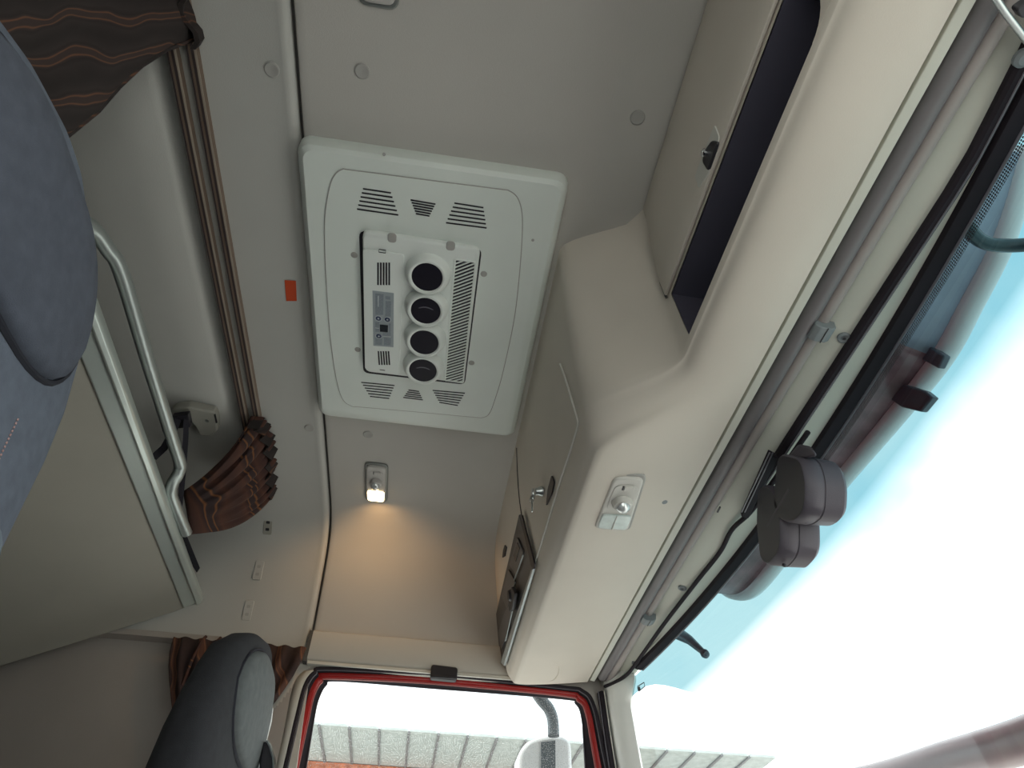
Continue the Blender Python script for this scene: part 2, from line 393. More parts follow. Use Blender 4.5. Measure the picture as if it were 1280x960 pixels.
RO = rect_outer(1.826)
wallL = join(strip(DP['O'], RO), box(-1.25, -0.60, 1.835, 1.86, -0.85, 0.80), box(-1.25, -0.45, 1.80, 1.86, 0.785, 0.80),
             box(-0.62, 0.57, 1.826, 1.86, -0.85, -0.03), prism([(-1.32, 1.88, 0.76), (0.56, 1.88, 0.76), (0.56, 1.88, 1.2), (-1.32, 1.88, 1.2)], (0, 0.02, 0)))
wl = mk('wall_left', wallL, 'wall_lower', kind='structure', label='taupe lower side wall behind the driver seat')
wr = mk('wall_right', mir(wallL), 'wall_lower', kind='structure')
for side, fn in (('left', lambda q: q), ('right', mir)):
    L = side == 'left'
    dr = mk('door_1' if L else 'door_2', fn(join(strip(DP['A'], DP['B']))), 'door_red', kind='structure', solid=0.004, label=('red painted door frame around the side window by the driver seat' if L else None))
    mk('door_seal', fn(join(strip(DP['O'], DP['A']), tube([p + Vector((0, -0.003, 0)) for p in DP['O']], 0.0045, 8))), 'rubber', dr)
    mk('glass_seal', fn(strip(DP['B'], DP['G'])), 'rubber', dr)
    mk('seal_edge', fn(tube([(p + q) / 2 + Vector((0, -0.004, 0)) for p, q in zip(DP['O'], DP['A'])], 0.0016, 6)), 'rubber_line', dr)
    mk('paint_edge', fn(tube([p + Vector((0, -0.001, 0)) for p in DP['B']], 0.0018, 6)), 'red_gloss_edge', dr)
    mk('glass_edge', fn(tube([p + Vector((0, -0.002, 0)) for p in DP['G']], 0.0014, 6)), 'rubber_line', dr)
    c = sum(DP['G'], Vector()) / nD
    g = [p + Vector((0, 0.004, 0)) for p in DP['G']]
    mk('window_2' if L else 'window_3', fn((g, [tuple(range(len(g)))])), 'wet_glass' if L else 'glass', kind='structure', smooth=0, label=('clear side window glass in the red door frame' if L else None))
# pale edging on the pillar behind the door
mk('trim_1', strip([p + Vector((-0.004, -0.006, 0)) for p in DP['O'][:26]], [p + Vector((-0.020 - 0.01 * min(1, i / 20), 0.004, 0)) for i, p in enumerate(DP['O'][:26])]), 'seal_white', kind='structure', solid=0.004, label='pale edging strip on the pillar beside the red door frame')
mk('trim_2', prism([(-0.42, 1.815, 0.78), (-0.30, 1.815, 0.78), (-0.22, 1.815, -0.03), (-0.36, 1.815, -0.03)], (0, 0.012, 0)), 'wall_trim', kind='structure', label='beige pillar panel behind the striped curtain')

# panel above the door with its black catch
sp = thing('door_header_panel', (0, 1.80, 0.75), 'beige trim panel above the red door frame with a black catch', 'trim panel')
mk('panel', loft([[(x, 1.799, 0.838), (x, 1.789, 0.832), (x, 1.796, 0.762), (x, 1.802, 0.757), (x, 1.83, 0.757), (x, 1.83, 0.838)] for x in (-0.308, 0.0, 0.262)]), 'wall_trim', sp, smooth=50)
mk('lower_edge', loft([[(x, 1.800, 0.7555), (x, 1.800, 0.748), (x, 1.825, 0.744), (x, 1.825, 0.7555)] for x in (-0.306, 0.262)]), 'seal_white', sp)
c0 = uy(555, 841, 1.797)
pts = roundpoly([(c0.x - 0.036, 0, c0.z + 0.018), (c0.x + 0.036, 0, c0.z + 0.015), (c0.x + 0.036, 0, c0.z - 0.02), (c0.x - 0.036, 0, c0.z - 0.019)], 0.008)
mk('catch', prism([(p.x, 1.79, p.z) for p in pts], (0, 0.02, 0)), 'black_plastic', sp, bevel=0.003)
mk('catch_lip', box(c0.x - 0.033, c0.x + 0.033, 1.784, 1.79, c0.z - 0.019, c0.z - 0.012), 'black_plastic', sp, bevel=0.002)
mk('end_gap', box(-0.318, -0.308, 1.792, 1.82, 0.75, 0.835), 'dark_gap', sp)

# ------------------------------------------------------------------ windscreen
def gx(y, z): return 0.637 + (0.745 - z) * 0.075 - 0.10 * (y - YC) ** 2
GT = 0.745
def bandz(y): return 0.56 + 0.145 * sstep((abs(y - YC) - 0.45) / 0.40)
ys = [-0.05 + 1.80 * i / 40 for i in range(41)]
def gl(y, z, d=0): return Vector((gx(y, z) + d, y, z))
g0 = loft([[gl(y, bandz(y) + (-0.14 - bandz(y)) * k / 8) for y in ys] for k in range(9)], closed=False)
win = mk('window_1', g0, 'glass', kind='structure', label='large curved windscreen glass')
mk('shade_band', loft([[gl(y, GT + (bandz(y) - GT) * k / 4) for y in ys] for k in range(5)], closed=False), 'shade_band', win, label='blue tinted shade band across the top of the windscreen')
ysf = [-0.02 + 0.86 * i / 20 for i in range(21)]
mk('frit_dots', loft([[gl(y, GT - 0.002, -0.003) for y in ysf], [gl(y, GT - 0.020, -0.003) for y in ysf]], closed=False), 'frit', win, label='band of black dots printed along the glass edge')
# small print mark in the lower corner of the shade band
def onglass(u, v, d=-0.003): return hit(u, v, lambda p: p.x - gx(p.y, p.z) - d)
st = [onglass(*q) for q in ((797, 858), (805, 853), (806, 858), (799, 864))]
mk('glass_mark', tube(st, 0.0012, 6, close=True), 'black_plastic', win)
mk('glass_mark', prism([onglass(*q) for q in ((797, 859), (800, 858), (801, 863), (798, 864))], (-0.001, 0, 0)), 'black_plastic', win)

# windscreen header, seals
def hx(y): return gx(y, GT)
yh = [-0.10 + 0.05 * i for i in range(39)]
yh = [y for y in yh if y <= 1.80]
secs = []
for y in yh:
    f = hx(y)
    secs.append([Vector(p) for p in ((0.447, y, 0.792), (0.462, y, 0.792), (0.468, y, 0.789), (0.50, y, 0.783), (0.522, y, 0.772), (0.545, y, 0.757), (0.565, y, 0.750), (f - 0.032, y, 0.7475), (f - 0.02, y, 0.748), (f, y, 0.752), (f, y, 0.80), (0.447, y, 0.80))])
head = mk('trim_3', loft(secs), 'header_trim', kind='structure', smooth=60, label='pale moulded header trim above the windscreen')
for (u, v) in ((1055, 422), (853, 735), (794, 829)):
    p = hit(u, v, lambda p: p.z - interp(p.x, [0.447, 0.50, 0.522, 0.545, 0.565, 0.61], [0.792, 0.783, 0.772, 0.757, 0.75, 0.747]))
    s = mk('trim_screw', lathe(p, (-0.2, 0, -1), [(0.0095, -0.002), (0.0095, 0.0015), (0.007, 0.003), (0.004, 0.002), (0.003, 0.0005), (0.0, 0.0005)], 16), 'clip_grey', head)
    mk('screw_recess', lathe(p + Vector((-0.0006, 0, -0.0032)), (-0.2, 0, -1), [(0.0025, 0), (0.0, 0.0004)], 8), 'black_plastic', s)
ml = [uz(897, 640, 0.752), uz(900, 634, 0.752)]
mk('trim_slot', tube(ml, 0.002, 6), 'black_plastic', head)
# black seal along the glass, with a rolled end
path = [Vector((hx(y) - 0.014, y, GT)) for y in yh if y < 1.70]
sl = thing('windscreen_seal', (0.6, 0.85, 0.73), 'black rubber seal along the top edge of the windscreen', 'seal')
mk('seal', sweep(path, [(-0.013, 0.004), (-0.011, -0.006), (0.002, -0.009), (0.012, -0.006), (0.013, 0.004)], side=lambda i: (Vector((1, 0, 0)), Vector((0, 0, 1)))), 'rubber', sl)
mk('seal_bead', tube([p + Vector((0.009, 0, -0.0075)) for p in path], 0.0022, 8), 'rubber_line', sl)
# cable duct along the header
p1 = [Vector((min(0.566, hx(y) - 0.037), y, 0.7475)) for y in yh if y <= 0.93]
du = thing('cable_duct', (0.566, 0.4, 0.73), 'black cable duct running along the pale windscreen header', 'cable duct')
mk('duct', sweep(p1, [(-0.0085, 0.004), (-0.0085, -0.004), (-0.005, -0.0075), (0.004, -0.0075), (0.0075, -0.004), (0.0075, 0.004)], side=lambda i: (Vector((1, 0, 0)), Vector((0, 0, 1)))), 'rubber', du)
mk('duct_ridge', tube([p + Vector((0.002, 0, -0.008)) for p in p1], 0.0014, 6), 'rubber_line', du)
cp = cat([uz(*q) for q in ((1010, 540, 0.736), (968, 600, 0.736), (938, 640, 0.738), (915, 662, 0.742), (900, 690, 0.745), (870, 728, 0.745), (830, 780, 0.745), (805, 815, 0.745), (785, 842, 0.742), (768, 853, 0.742), (756, 858, 0.745))], 8)
mk('sensor_cable', tube(cp, 0.0045, 8), 'rubber', label='thin black cable leading from the twin sensor along the header', cat='cable')

# A pillar trims
pe = [uy(u, v, 1.797) for u, v in ((755, 858), (757, 868), (760, 890), (765, 925), (771.5, 962))]
pzs, pxs = [p.z for p in reversed(pe)], [p.x for p in reversed(pe)]
def pdx(z): return interp(z, pzs, pxs) + (max(0, pzs[0] - z) * 0.075)
def pillar():
    secs = []
    for z in (0.79, 0.755, 0.735, 0.715, 0.70, 0.68, 0.65, 0.60, 0.55, 0.45, 0.2, -0.15):
        yd = 1.797 + max(0, 0.6 - z) * 0.03; xd = pdx(z)
        ye = 1.747 - 0.05 * sstep((z - 0.685) / 0.06)
        xe = gx(ye, min(z, GT)) - 0.006
        a = Vector((xd, yd, z)); b = Vector((xe, ye, z)); m = (a + b) / 2 + Vector((-0.006, -0.010, 0))
        secs.append([a, a * 0.7 + b * 0.3 + Vector((-0.006, -0.009, 0)), m, a * 0.25 + b * 0.75 + Vector((-0.003, -0.006, 0)), b, b + Vector((0.008, 0.012, 0)), Vector((xe - 0.005, 1.87, z)), Vector((xd, 1.87, z))])
    return loft(secs)
mk('trim_4', pillar(), 'pillar', kind='structure', smooth=70, label='pale front pillar trim between the red door and the windscreen')
mk('trim_5', mir(pillar()), 'pillar', kind='structure', smooth=70)
pl_ = [Vector((pdx(z) - 0.006, 1.797, z)) for z in (0.735, 0.70, 0.65, 0.6, 0.5, 0.3, 0.0)]
t6 = mk('trim_6', loft([[p + Vector((-0.012, 0.008, 0)), p + Vector((-0.006, -0.004, 0)), p + Vector((0.004, -0.005, 0)), p + Vector((0.008, 0.01, 0)), p + Vector((0, 0.05, 0)), p + Vector((-0.012, 0.05, 0))] for p in pl_]), 'rubber', kind='structure', label='black pillar seal beside the pale front pillar')
mk('seal_edge', tube([p + Vector((0.002, -0.006, 0)) for p in pl_], 0.0016, 6), 'seal_white', t6)
mk('seal_edge', tube([p + Vector((-0.012, 0.004, 0)) for p in pl_], 0.0016, 6), 'rubber_line', t6)

# ------------------------------------------------------------------ dashboard (below the frame) and front wall
dsec = []
for y in (-0.1, 0.3, 0.85, 1.4, 1.80):
    dsec.append([Vector(p) for p in ((0.40, y, -0.85), (0.38, y, -0.45), (0.42, y, -0.22), (0.48, y, -0.15), (0.60, y, -0.13), (0.715, y, -0.16), (0.715, y, -0.85))])
mk('dashboard', loft(dsec), 'dash', label='dark grey dashboard below the windscreen', cat='dashboard', bevel=0.02)
mk('wall_front', box(0.72, 0.76, -0.2, 1.9, -0.89, -0.10), 'cab_paint', kind='structure')

# ================================================================== OVERHEAD CONSOLE
PA = [(.303, 1.105), (.307, 1.06), (.312, 1.02), (.318, .98), (.325, .93), (.331, .89), (.342, .785), (.348, .772), (.358, .761), (.375, .754), (.40, .75), (.425, .749), (.452, .752)]
PB = [(.166, 1.105), (.172, 1.06), (.179, 1.02), (.186, .98), (.195, .93), (.203, .885), (.219, .80), (.225, .775), (.232, .755), (.243, .740), (.260, .731), (.34, .737), (.452, .752)]
NSUB = 3
def fine(P): return [(p.x, p.z) for p in cat([Vector((x, 0, z)) for x, z in P], NSUB)]
FA, FB = fine(PA), fine(PB); NP = len(FA)
def wgt(i, y):
    t = i / (NP - 1); t = min(1, t * 1.35)
    yc = 0.612 + (0.735 - 0.612) * t; hw = 0.05 + 0.045 * t
    return sstep((y - (yc - hw)) / (2 * hw))
def cpt(i, y):
    w = wgt(i, y); a, b = FA[i], FB[i]; return Vector((a[0] + (b[0] - a[0]) * w, y, a[1] + (b[1] - a[1]) * w))
ysc = [-0.11, -0.05, 0.0, 0.06, 0.13, 0.2, 0.3, 0.4, 0.5, 0.55, 0.59] + [0.59 + 0.012 * i for i in range(1, 22)] + [0.88, 0.95, 1.05, 1.15, 1.25, 1.35, 1.45, 1.55, 1.65, 1.72, 1.76, 1.785]
s0, s1 = 5 * NSUB, 6 * NSUB
V, Fc = [], []
for y in ysc:
    for i in range(NP): V.append(cpt(i, y))
for a in range(len(ysc) - 1):
    for i in range(NP - 1):
        if s0 <= i < s1 and 0.13 - 1e-6 <= ysc[a] and ysc[a + 1] <= 0.59 + 1e-6: continue
        Fc.append((a * NP + i, a * NP + i + 1, (a + 1) * NP + i + 1, (a + 1) * NP + i))
# rounded end cap against the side wall, and the front return to the header
n0 = len(V); last = (len(ysc) - 1) * NP
for i in range(NP): V.append(V[last + i] * 1.0 + Vector((0.010, 0.014, 0.010)))
for i in range(NP - 1): Fc.append((last + i, last + i + 1, n0 + i + 1, n0 + i))
n1 = len(V); V.append(Vector((0.42, 1.80, 1.0)))
for i in range(NP - 1): Fc.append((n0 + i, n0 + i + 1, n1))
n2 = len(V)
for y in ysc: V.append(Vector((0.452, y, 0.80)))
for a in range(len(ysc) - 1): Fc.append((a * NP + NP - 1, n2 + a, n2 + a + 1, (a + 1) * NP + NP - 1))
con = thing('overhead_console', (0.33, 0.85, 0.73), 'beige moulded overhead console with lockers between the roof and windscreen', 'overhead console')
body = mk('console_body', (V, Fc), 'console', con, smooth=50)
# open shelf behind the slot
def inner(x0, x1, y0, y1, z0, z1):
    v, f = box(x0, x1, y0, y1, z0, z1); return v, [g for g in f if not all(abs(v[i].x - x0) < 1e-6 for i in g)]
sh = loft([[Vector((.3325, y, .8895)), Vector((.45, y, .885)), Vector((.45, y, .80)), Vector((.3425, y, .7855))] for y in (0.13, 0.59)], closed=False)
ends = ([Vector((.3325, y, .8895)) for y in (0.13, 0.59)] + [Vector((.45, y, .885)) for y in (0.13, 0.59)] + [Vector((.45, y, .80)) for y in (0.13, 0.59)] + [Vector((.3425, y, .7855)) for y in (0.13, 0.59)], [(0, 2, 4, 6), (1, 3, 5, 7)])
mk('shelf_slot', join(sh, ends), 'slot_dark', con, smooth=0, label='dark open shelf slot under the locker door')
def cor(y, dy, z, dz):
    r = 0.045; pts = [(y, z)]
    for k in range(9):
        a = PI / 2 * k / 8; pts.append((y + dy * r * (1 - math.sin(a)), z + dz * r * (1 - math.cos(a))))
    return pts
def onA(y, z, d=0): return Vector((interp(-z, [-p[1] for p in FA[:30]], [p[0] for p in FA[:30]]) - d, y, z))
c1 = cor(0.13, 1, 0.785, 1)
mk('slot_corner', prism([onA(y, z, 0.0004) for y, z in c1], (0.006, 0, 0)), 'console', con)
# locker door over the slot
zs = [1.088, 1.06, 1.02, 0.98, 0.93, 0.8935]
def dleft(z): return 0.598 - 0.05 * sstep((z - 0.90) / 0.19)
secs = []
for z in zs:
    ye = [-0.09 + (dleft(z) + 0.09) * k / 10 for k in range(11)]
    secs.append([onA(y, z, 0.005) for y in ye])
door = mk('locker_door', loft(secs, closed=False), 'console', con, solid=0.006, bevel=0.002, smooth=50)
mk('door_seam', tube([onA(dleft(z) + 0.003, z, 0.003) for z in zs], 0.0022, 6), 'dark_gap', door)
lk = hit(886, 192, lambda p: p.x - onA(p.y, p.z, 0.006).x)
rc = [hit(u, v, lambda p: p.x - onA(p.y, p.z, 0.0095).x) for u, v in ((893, 155), (899, 172), (885, 218), (873, 236), (868, 220))]
mk('handle_recess', prism(roundpoly(rc, 0.006), (0.004, 0, 0)), 'seal_white', door, bevel=0.001)
lo = [hit(u, v, lambda p: p.x - onA(p.y, p.z, 0.012).x) for u, v in ((889, 175), (897, 177), (884, 214), (877, 202), (880, 188))]
mk('lock', prism(roundpoly(lo, 0.006), (0.006, 0, 0)), 'black_plastic', door, bevel=0.002)
mk('key_barrel', lathe(lk + Vector((-0.006, 0, 0)), (-1, 0, 0), [(0.0065, -0.004), (0.0065, 0.003), (0.005, 0.004), (0.002, 0.002), (0, 0.002)], 14), 'chrome', door)

# rear face of the deep section: flaps, keys, radio rack
def XB(z): return interp(-z, [-p[1] for p in FB[:30]], [p[0] for p in FB[:30]])
def onB(u, v, d=0.0): return hit(u, v, lambda p: p.x - (XB(p.z) - d))
NB = Vector((-1, 0, -0.19)).normalized()
ln = cat([onB(*q, 0.002) for q in ((700, 455), (708, 478), (716, 505), (721, 522), (722.5, 529), (720, 540), (712, 566), (700, 602), (684, 655), (669, 704))], 5)
mk('flap_seam', tube(ln, 0.0022, 6), 'seal_white', body)
mk('flap_seam', tube(cat([onB(*q, 0.0005) for q in ((646, 560), (647, 590), (649, 620), (653, 650))], 5), 0.0016, 6), 'dark_gap', body)
ln2 = cat([onB(*q, 0.0005) for q in ((735, 555), (725, 585), (705, 642), (685, 700), (671, 738))], 4)
# key lock with a key ring
hl = [onB(*q, 0.001) for q in ((691, 594), (694, 603), (691, 617), (684, 632), (686, 612))]
mk('flap_handle', prism(roundpoly(hl, 0.004), NB * 0.003), 'black_plastic', body)
kp = onB(678, 614, 0.002)
kb = mk('flap_lock', lathe(kp, NB, [(0.011, 0), (0.011, 0.004), (0.008, 0.010), (0.008, 0.016), (0, 0.016)], 16), 'brushed', body)
def ring(c, r, w, nrm):
    n = Vector(nrm).normalized(); s = n.orthogonal().normalized(); t = n.cross(s)
    return tube([Vector(c) + (s * math.cos(a) + t * math.sin(a)) * r for a in [2 * PI * k / 20 for k in range(20)]], w, 6, close=True)
k1 = kp + NB * 0.018
key = thing('key', k1 + Vector((0, 0, -0.035)), 'small steel key with a ring hanging from the console flap lock', 'key')
mk('key_bow', prism([k1 + Vector((-0.002 , 0.011 * math.cos(a), -0.006 + 0.012 * math.sin(a))) for a in [2 * PI * k / 16 for k in range(16)]], (-0.003, 0, 0)), 'brushed', key)
mk('key_ring', ring(k1 + Vector((-0.004, 0, -0.018)), 0.009, 0.0011, (1, 0.4, 0)), 'chrome', key)
mk('key_blade', box(k1.x - 0.006, k1.x - 0.003, k1.y - 0.003, k1.y + 0.003, k1.z - 0.052, k1.z - 0.020), 'brushed', key, bevel=0.001)
hl = [onB(*q, 0.001) for q in ((632, 681), (634, 684), (632, 695), (629, 697), (630, 688))]
mk('flap_handle', prism(roundpoly(hl, 0.003), NB * 0.003), 'black_plastic', body)

# radio rack let into the face
rk = [onB(*q, 0.0) for q in ((651.5, 643), (669.5, 709), (632, 832), (623, 812), (619, 790), (623, 765))]
radio = thing('radio_rack', rk[2], 'black radio and tachograph rack with a silver lower edge in the console', 'radio')
mk('rack_frame', prism(rk, NB * 0.006), 'radio_grey', radio, bevel=0.0015)
def quad(q, d, m, nm, par, th=0.003):
    return mk(nm, prism([onB(u, v, d) for u, v in q], NB * th), m, par, bevel=0.0006)
mk('silver_edge', prism([onB(u, v, 0.006) for u, v in ((667, 712), (669.5, 711), (632.5, 832), (628, 828))], NB * 0.006), 'silver_strip', radio, bevel=0.001)
mk('frame_side', prism([onB(u, v, 0.006) for u, v in ((651.5, 643), (654, 644), (670, 705), (669, 711), (666, 708))], NB * 0.004), 'black_plastic', radio)
u1 = quad(((648, 672), (655, 690), (646, 718), (638, 706)), 0.0065, 'radio_face', 'tachograph', radio)
mk('drawer_slot', tube([onB(*q, 0.011) for q in ((654, 694), (643, 725))], 0.0018, 6), 'silver_strip', u1)
mk('display', prism([onB(u, v, 0.010) for u, v in ((647, 678), (650, 685), (645, 702), (642, 694))], NB * 0.001), 'screen', u1)
u2 = quad(((637, 712), (645, 726), (635, 762), (628, 745)), 0.0065, 'radio_face', 'radio_unit', radio)
mk('drawer_slot', tube([onB(*q, 0.011) for q in ((644, 728), (639, 744))], 0.0014, 6), 'silver_strip', u2)
u3 = quad(((632, 765), (642, 750), (637, 785), (628, 812), (624, 790)), 0.0065, 'radio_face', 'radio_panel', radio)
mk('silver_line', tube([onB(*q, 0.0115) for q in ((641, 762), (632, 801))], 0.0016, 6), 'silver_strip', u3)
kn = onB(643, 744, 0.009)
mk('knob', lathe(kn, NB, [(0.015, 0), (0.015, 0.010), (0.012, 0.016), (0, 0.016)], 16), 'black_plastic', radio)
mk('microphone_clip', prism([onB(u, v, 0.010) for u, v in ((644, 733), (648, 741), (645, 762), (641, 764), (640, 748))], NB * 0.010), 'black_plastic', radio, bevel=0.002)
# moulded oval and small hole in the underside
ov = [uz(u, v, 0.7385) for u, v in ((660, 838), (668, 831), (690, 829), (699, 834), (697, 845), (688, 851), (666, 852))]
mk('finger_recess', tube(cat(ov, 4, True), 0.0022, 6, close=True), 'console', body)
mk('trim_plug', lathe(uz(830, 627, 0.7475), (0, 0, -1), [(0.0065, -0.002), (0.0065, 0.0012), (0.004, 0.0018), (0, 0.0018)], 14), 'clip_grey', body)

# ------------------------------------------------------------------ roller blind behind the console lip
rb = thing('roller_blind', (0.49, 0.85, 0.74), 'grey roller blind tube along the windscreen header', 'roller blind')
mk('lip_strip', loft([[Vector((0.4585, y, .770)), Vector((0.4585, y, .755)), Vector((0.4715, y, .753)), Vector((0.4725, y, .768))] for y in (-0.1, 0.85, 1.782)]), 'header_trim', rb, bevel=0.001)
mk('blind_tube', tube([(0.492, y, 0.7655) for y in (0.10, 0.5, 1.0, 1.5, 1.772)], 0.0135, 20), 'blind_tube', rb)
mk('blind_roll', tube([(0.513, y, 0.764) for y in (-0.05, 0.3, 0.6, 1.0, 1.4, 1.795)], 0.0105, 16), 'blind_roll', rb)
mk('end_plug', lathe((0.492, 0.10, 0.7655), (0, -1, 0), [(0.013, 0), (0.012, 0.02), (0.008, 0.03), (0, 0.03)], 16), 'lamp_spot', rb)
for (u, v) in ((1031, 418), (812, 777)):
    c = ray(u, v); c = c * (0.516 / c.x)
    z = 0.748
    cl = mk('tube_clip', loft([[Vector((c.x + a, c.y + dy, z + b)) for a, b in ((-0.017, 0.02), (-0.019, 0.0), (-0.012, -0.006), (0.004, -0.007), (0.012, -0.002), (0.014, 0.012))] for dy in (-0.013, 0.013)]), 'clip_grey', rb, bevel=0.0015)
    mk('clip_groove', tube([(c.x - 0.002, c.y - 0.0133, z - 0.0072), (c.x - 0.002, c.y + 0.0133, z - 0.0072)], 0.0008, 6), 'black_plastic', cl)
# pull rod with its knob at the far end
rd = thing('pull_rod', uz(1270, 70, 0.72), 'slim steel pull rod with a dark knob at the windscreen header', 'rod')
mk('rod', tube([uz(1236, -14, 0.735), uz(1258, 18, 0.733), uz(1300, 72, 0.73)], 0.0035, 10), 'brushed', rd)
mk('knob', lathe(uz(1274, 70, 0.748), (0, 0, -1), [(0.006, 0), (0.0095, 0.004), (0.0095, 0.009), (0.006, 0.012), (0, 0.012)], 16), 'clip_grey', rd)
mk('rod_holder', prism(roundpoly([uz(u, v, 0.742) for u, v in ((1262, 8), (1285, -8), (1292, 10), (1270, 20))], 0.004), (0, 0, -0.012)), 'black_plastic', rd, bevel=0.002)

# ================================================================== LAMPS
def lamp(name, corners, zf, nrm, lit, label, light_bezel):
    """corners: 3D outline (spot end first two, lens end last two)"""
    a, b, c, d = [Vector(p) for p in corners]; n = Vector(nrm).normalized()
    def P(s, t, h=0): return (a * (1 - s) + b * s) * (1 - t) + (d * (1 - s) + c * s) * t + n * h
    base = (a + b + c + d) / 4
    L = thing(name, base, label, 'lamp', 'reading lamps in the cab')
    bz = 'lamp_bezel_light' if light_bezel else 'lamp_bezel'
    mk('lamp_rim', prism(roundpoly([P(-0.06, -0.025, -0.004), P(1.06, -0.025, -0.004), P(1.06, 1.025, -0.004), P(-0.06, 1.025, -0.004)], 0.016), n * 0.008), 'screw_cap' if light_bezel else 'screw', L, bevel=0.002)
    mk('lamp_body', prism(roundpoly([P(0.03, 0.015), P(0.97, 0.015), P(0.97, 0.985), P(0.03, 0.985)], 0.014), n * 0.010), bz, L, bevel=0.004, bseg=3)
    le = mk('lens', prism(roundpoly([P(0.08, 0.66, 0.009), P(0.92, 0.66, 0.009), P(0.90, 0.95, 0.007), P(0.10, 0.95, 0.007)], 0.009), n * 0.0045), 'lamp_lit' if lit else 'lamp_lens', L, bevel=0.0015, label='glowing warm lens' if lit else 'clear ribbed lens')
    if not lit:
        mk('lens_rib', tube([P(0.5, 0.67, 0.0137), P(0.5, 0.94, 0.0125)], 0.0012, 6), 'lamp_bezel_light', le)
    pl = [P(0.14, 0.12, 0.0102), P(0.86, 0.12, 0.0102), P(0.86, 0.60, 0.0102), P(0.14, 0.60, 0.0102)]
    mk('spot_plate', prism(roundpoly(pl, 0.016), n * 0.0012), bz, L, bevel=0.0005)
    so = P(0.52, 0.42, 0.011)
    w = (b - a).length
    mk('spot_socket', lathe(so, n, [(w * 0.33, -0.002), (w * 0.33, 0.004), (w * 0.29, 0.010), (w * 0.2, 0.012), (0, 0.012)], 24), bz, L)
    mk('spot_bulb', lathe(so + n * 0.010, n + (b - a).normalized() * 0.4, [(w * 0.24, 0), (w * 0.22, 0.005), (w * 0.15, 0.010), (0, 0.012)], 20), 'lamp_spot', L)
    mk('switch', prism(roundpoly([P(0.42, 0.13, 0.011), P(0.72, 0.13, 0.011), P(0.72, 0.20, 0.011), P(0.42, 0.20, 0.011)], 0.003), n * 0.003), bz, L, bevel=0.0008)
    mk('switch_mark', prism([P(0.37, 0.13, 0.0114), P(0.41, 0.13, 0.0114), P(0.41, 0.20, 0.0114), P(0.37, 0.20, 0.0114)], n * 0.0008), 'black_plastic', L)
    return L, P, n
LL, LP, LN = lamp('reading_lamp', [(-0.210, 1.372, 1.0995), (-0.155, 1.372, 1.0995), (-0.155, 1.530, 1.0985), (-0.210, 1.530, 1.0985)], 1.1, (0, 0, -1), True, 'lit reading lamp with a glowing warm lens on the headliner', False)
lamp('reading_lamp', [(-0.210, 0.290, 1.0995), (-0.155, 0.290, 1.0995), (-0.155, 0.132, 1.0985), (-0.210, 0.132, 1.0985)], 1.1, (0, 0, -1), False, 'unlit reading lamp on the headliner above the near seat', False)
cz = 0.7385
lamp('reading_lamp', [uz(766, 591, cz) , uz(806, 593, cz), uz(785, 660, cz), uz(740, 657, cz)], cz, (0.07, 0, -1), False, 'unlit reading lamp set in the underside of the overhead console', True)
ld = bpy.data.lights.new('lamp_bulb', 'SPOT'); lo_ = bpy.data.objects.new('lamp_bulb', ld); COL.objects.link(lo_)
lo_.parent = LL; lo_.location = LP(0.5, 0.80, 0.020) - ORG[LL]
ld.energy = 1.45; ld.color = (1.0, 0.58, 0.24); ld.spot_size = math.radians(150); ld.spot_blend = 0.6; ld.shadow_soft_size = 0.012
lo_.rotation_euler = Vector((0.12, 0.75, -0.65)).to_track_quat('-Z', 'Y').to_euler()

# ================================================================== AIR CONDITIONER
ZR = 1.0995; ZF = 1.068; ZU = 1.055
def z2(x, y): return 340 + x / 2.285, 140 + y / 2.285
def acp(x, y, z=ZF): u, v = z2(x, y); return uz(u, v, z)
ac = thing('air_conditioner', (-0.08, 0.848, ZU), 'white rooftop air conditioner panel with four round nozzles on the headliner', 'air conditioner')
def acf(x0, x1, y0, y1, r, z): return [Vector((x, y, z)) for x, y in rrect(x0, x1, y0, y1, r, 6)]
fr = [acf(-.317, .155, .508, 1.190, .024, ZR), acf(-.316, .154, .509, 1.188, .024, 1.083), acf(-.312, .150, .512, 1.180, .023, 1.074), acf(-.304, .142, .519, 1.168, .02, ZF)]
mk('frame', loft(fr), 'ac_plastic', ac, smooth=30)
pan = cat([acp(*q) for q in ((232, 166), (200, 164), (177, 184), (163, 225), (152, 300), (152, 400), (158, 520), (167, 640), (182, 750), (200, 815), (226, 838), (260, 842), (420, 856), (572, 870), (603, 871), (622, 858), (640, 810), (660, 740), (690, 600), (705, 480), (714, 360), (714, 290), (702, 246), (678, 225), (645, 219), (440, 193))], 5, True)
mk('inner_panel', prism([p + Vector((0, 0, 0.004)) for p in pan], (0, 0, -0.0055)), 'ac_plastic', ac, bevel=0.0015)
mk('panel_groove', tube([p + Vector((0, 0, -0.0008)) for p in pan], 0.0011, 6, close=True), 'screw_cap', ac)
def slots(p0, p1, q0, q1, n, nm='vent_slot'):
    for k in range(n):
        t = k / (n - 1)
        a = [p0[i] + (q0[i] - p0[i]) * t for i in (0, 1)]; b = [p1[i] + (q1[i] - p1[i]) * t for i in (0, 1)]
        A = acp(*a, ZF - 0.0016); B = acp(*b, ZF - 0.0016); d = Vector((0, 0.0014, 0))
        mk(nm, prism([A - d, B - d, B + d, A + d], (0, 0, -0.0006)), 'ac_dark', ac, smooth=0)
slots((260, 219), (340, 231), (243, 277), (361, 294), 6)
slots((396, 251), (467, 263), (411, 290), (450, 297), 6)
slots((521, 260), (604, 273), (497, 316), (613, 331), 6)
slots((255, 772), (350, 781), (280, 812), (335, 818), 6)
slots((390, 794), (420, 798), (375, 815), (431, 822), 5)
slots((459, 795), (551, 803), (478, 829), (531, 838), 6)
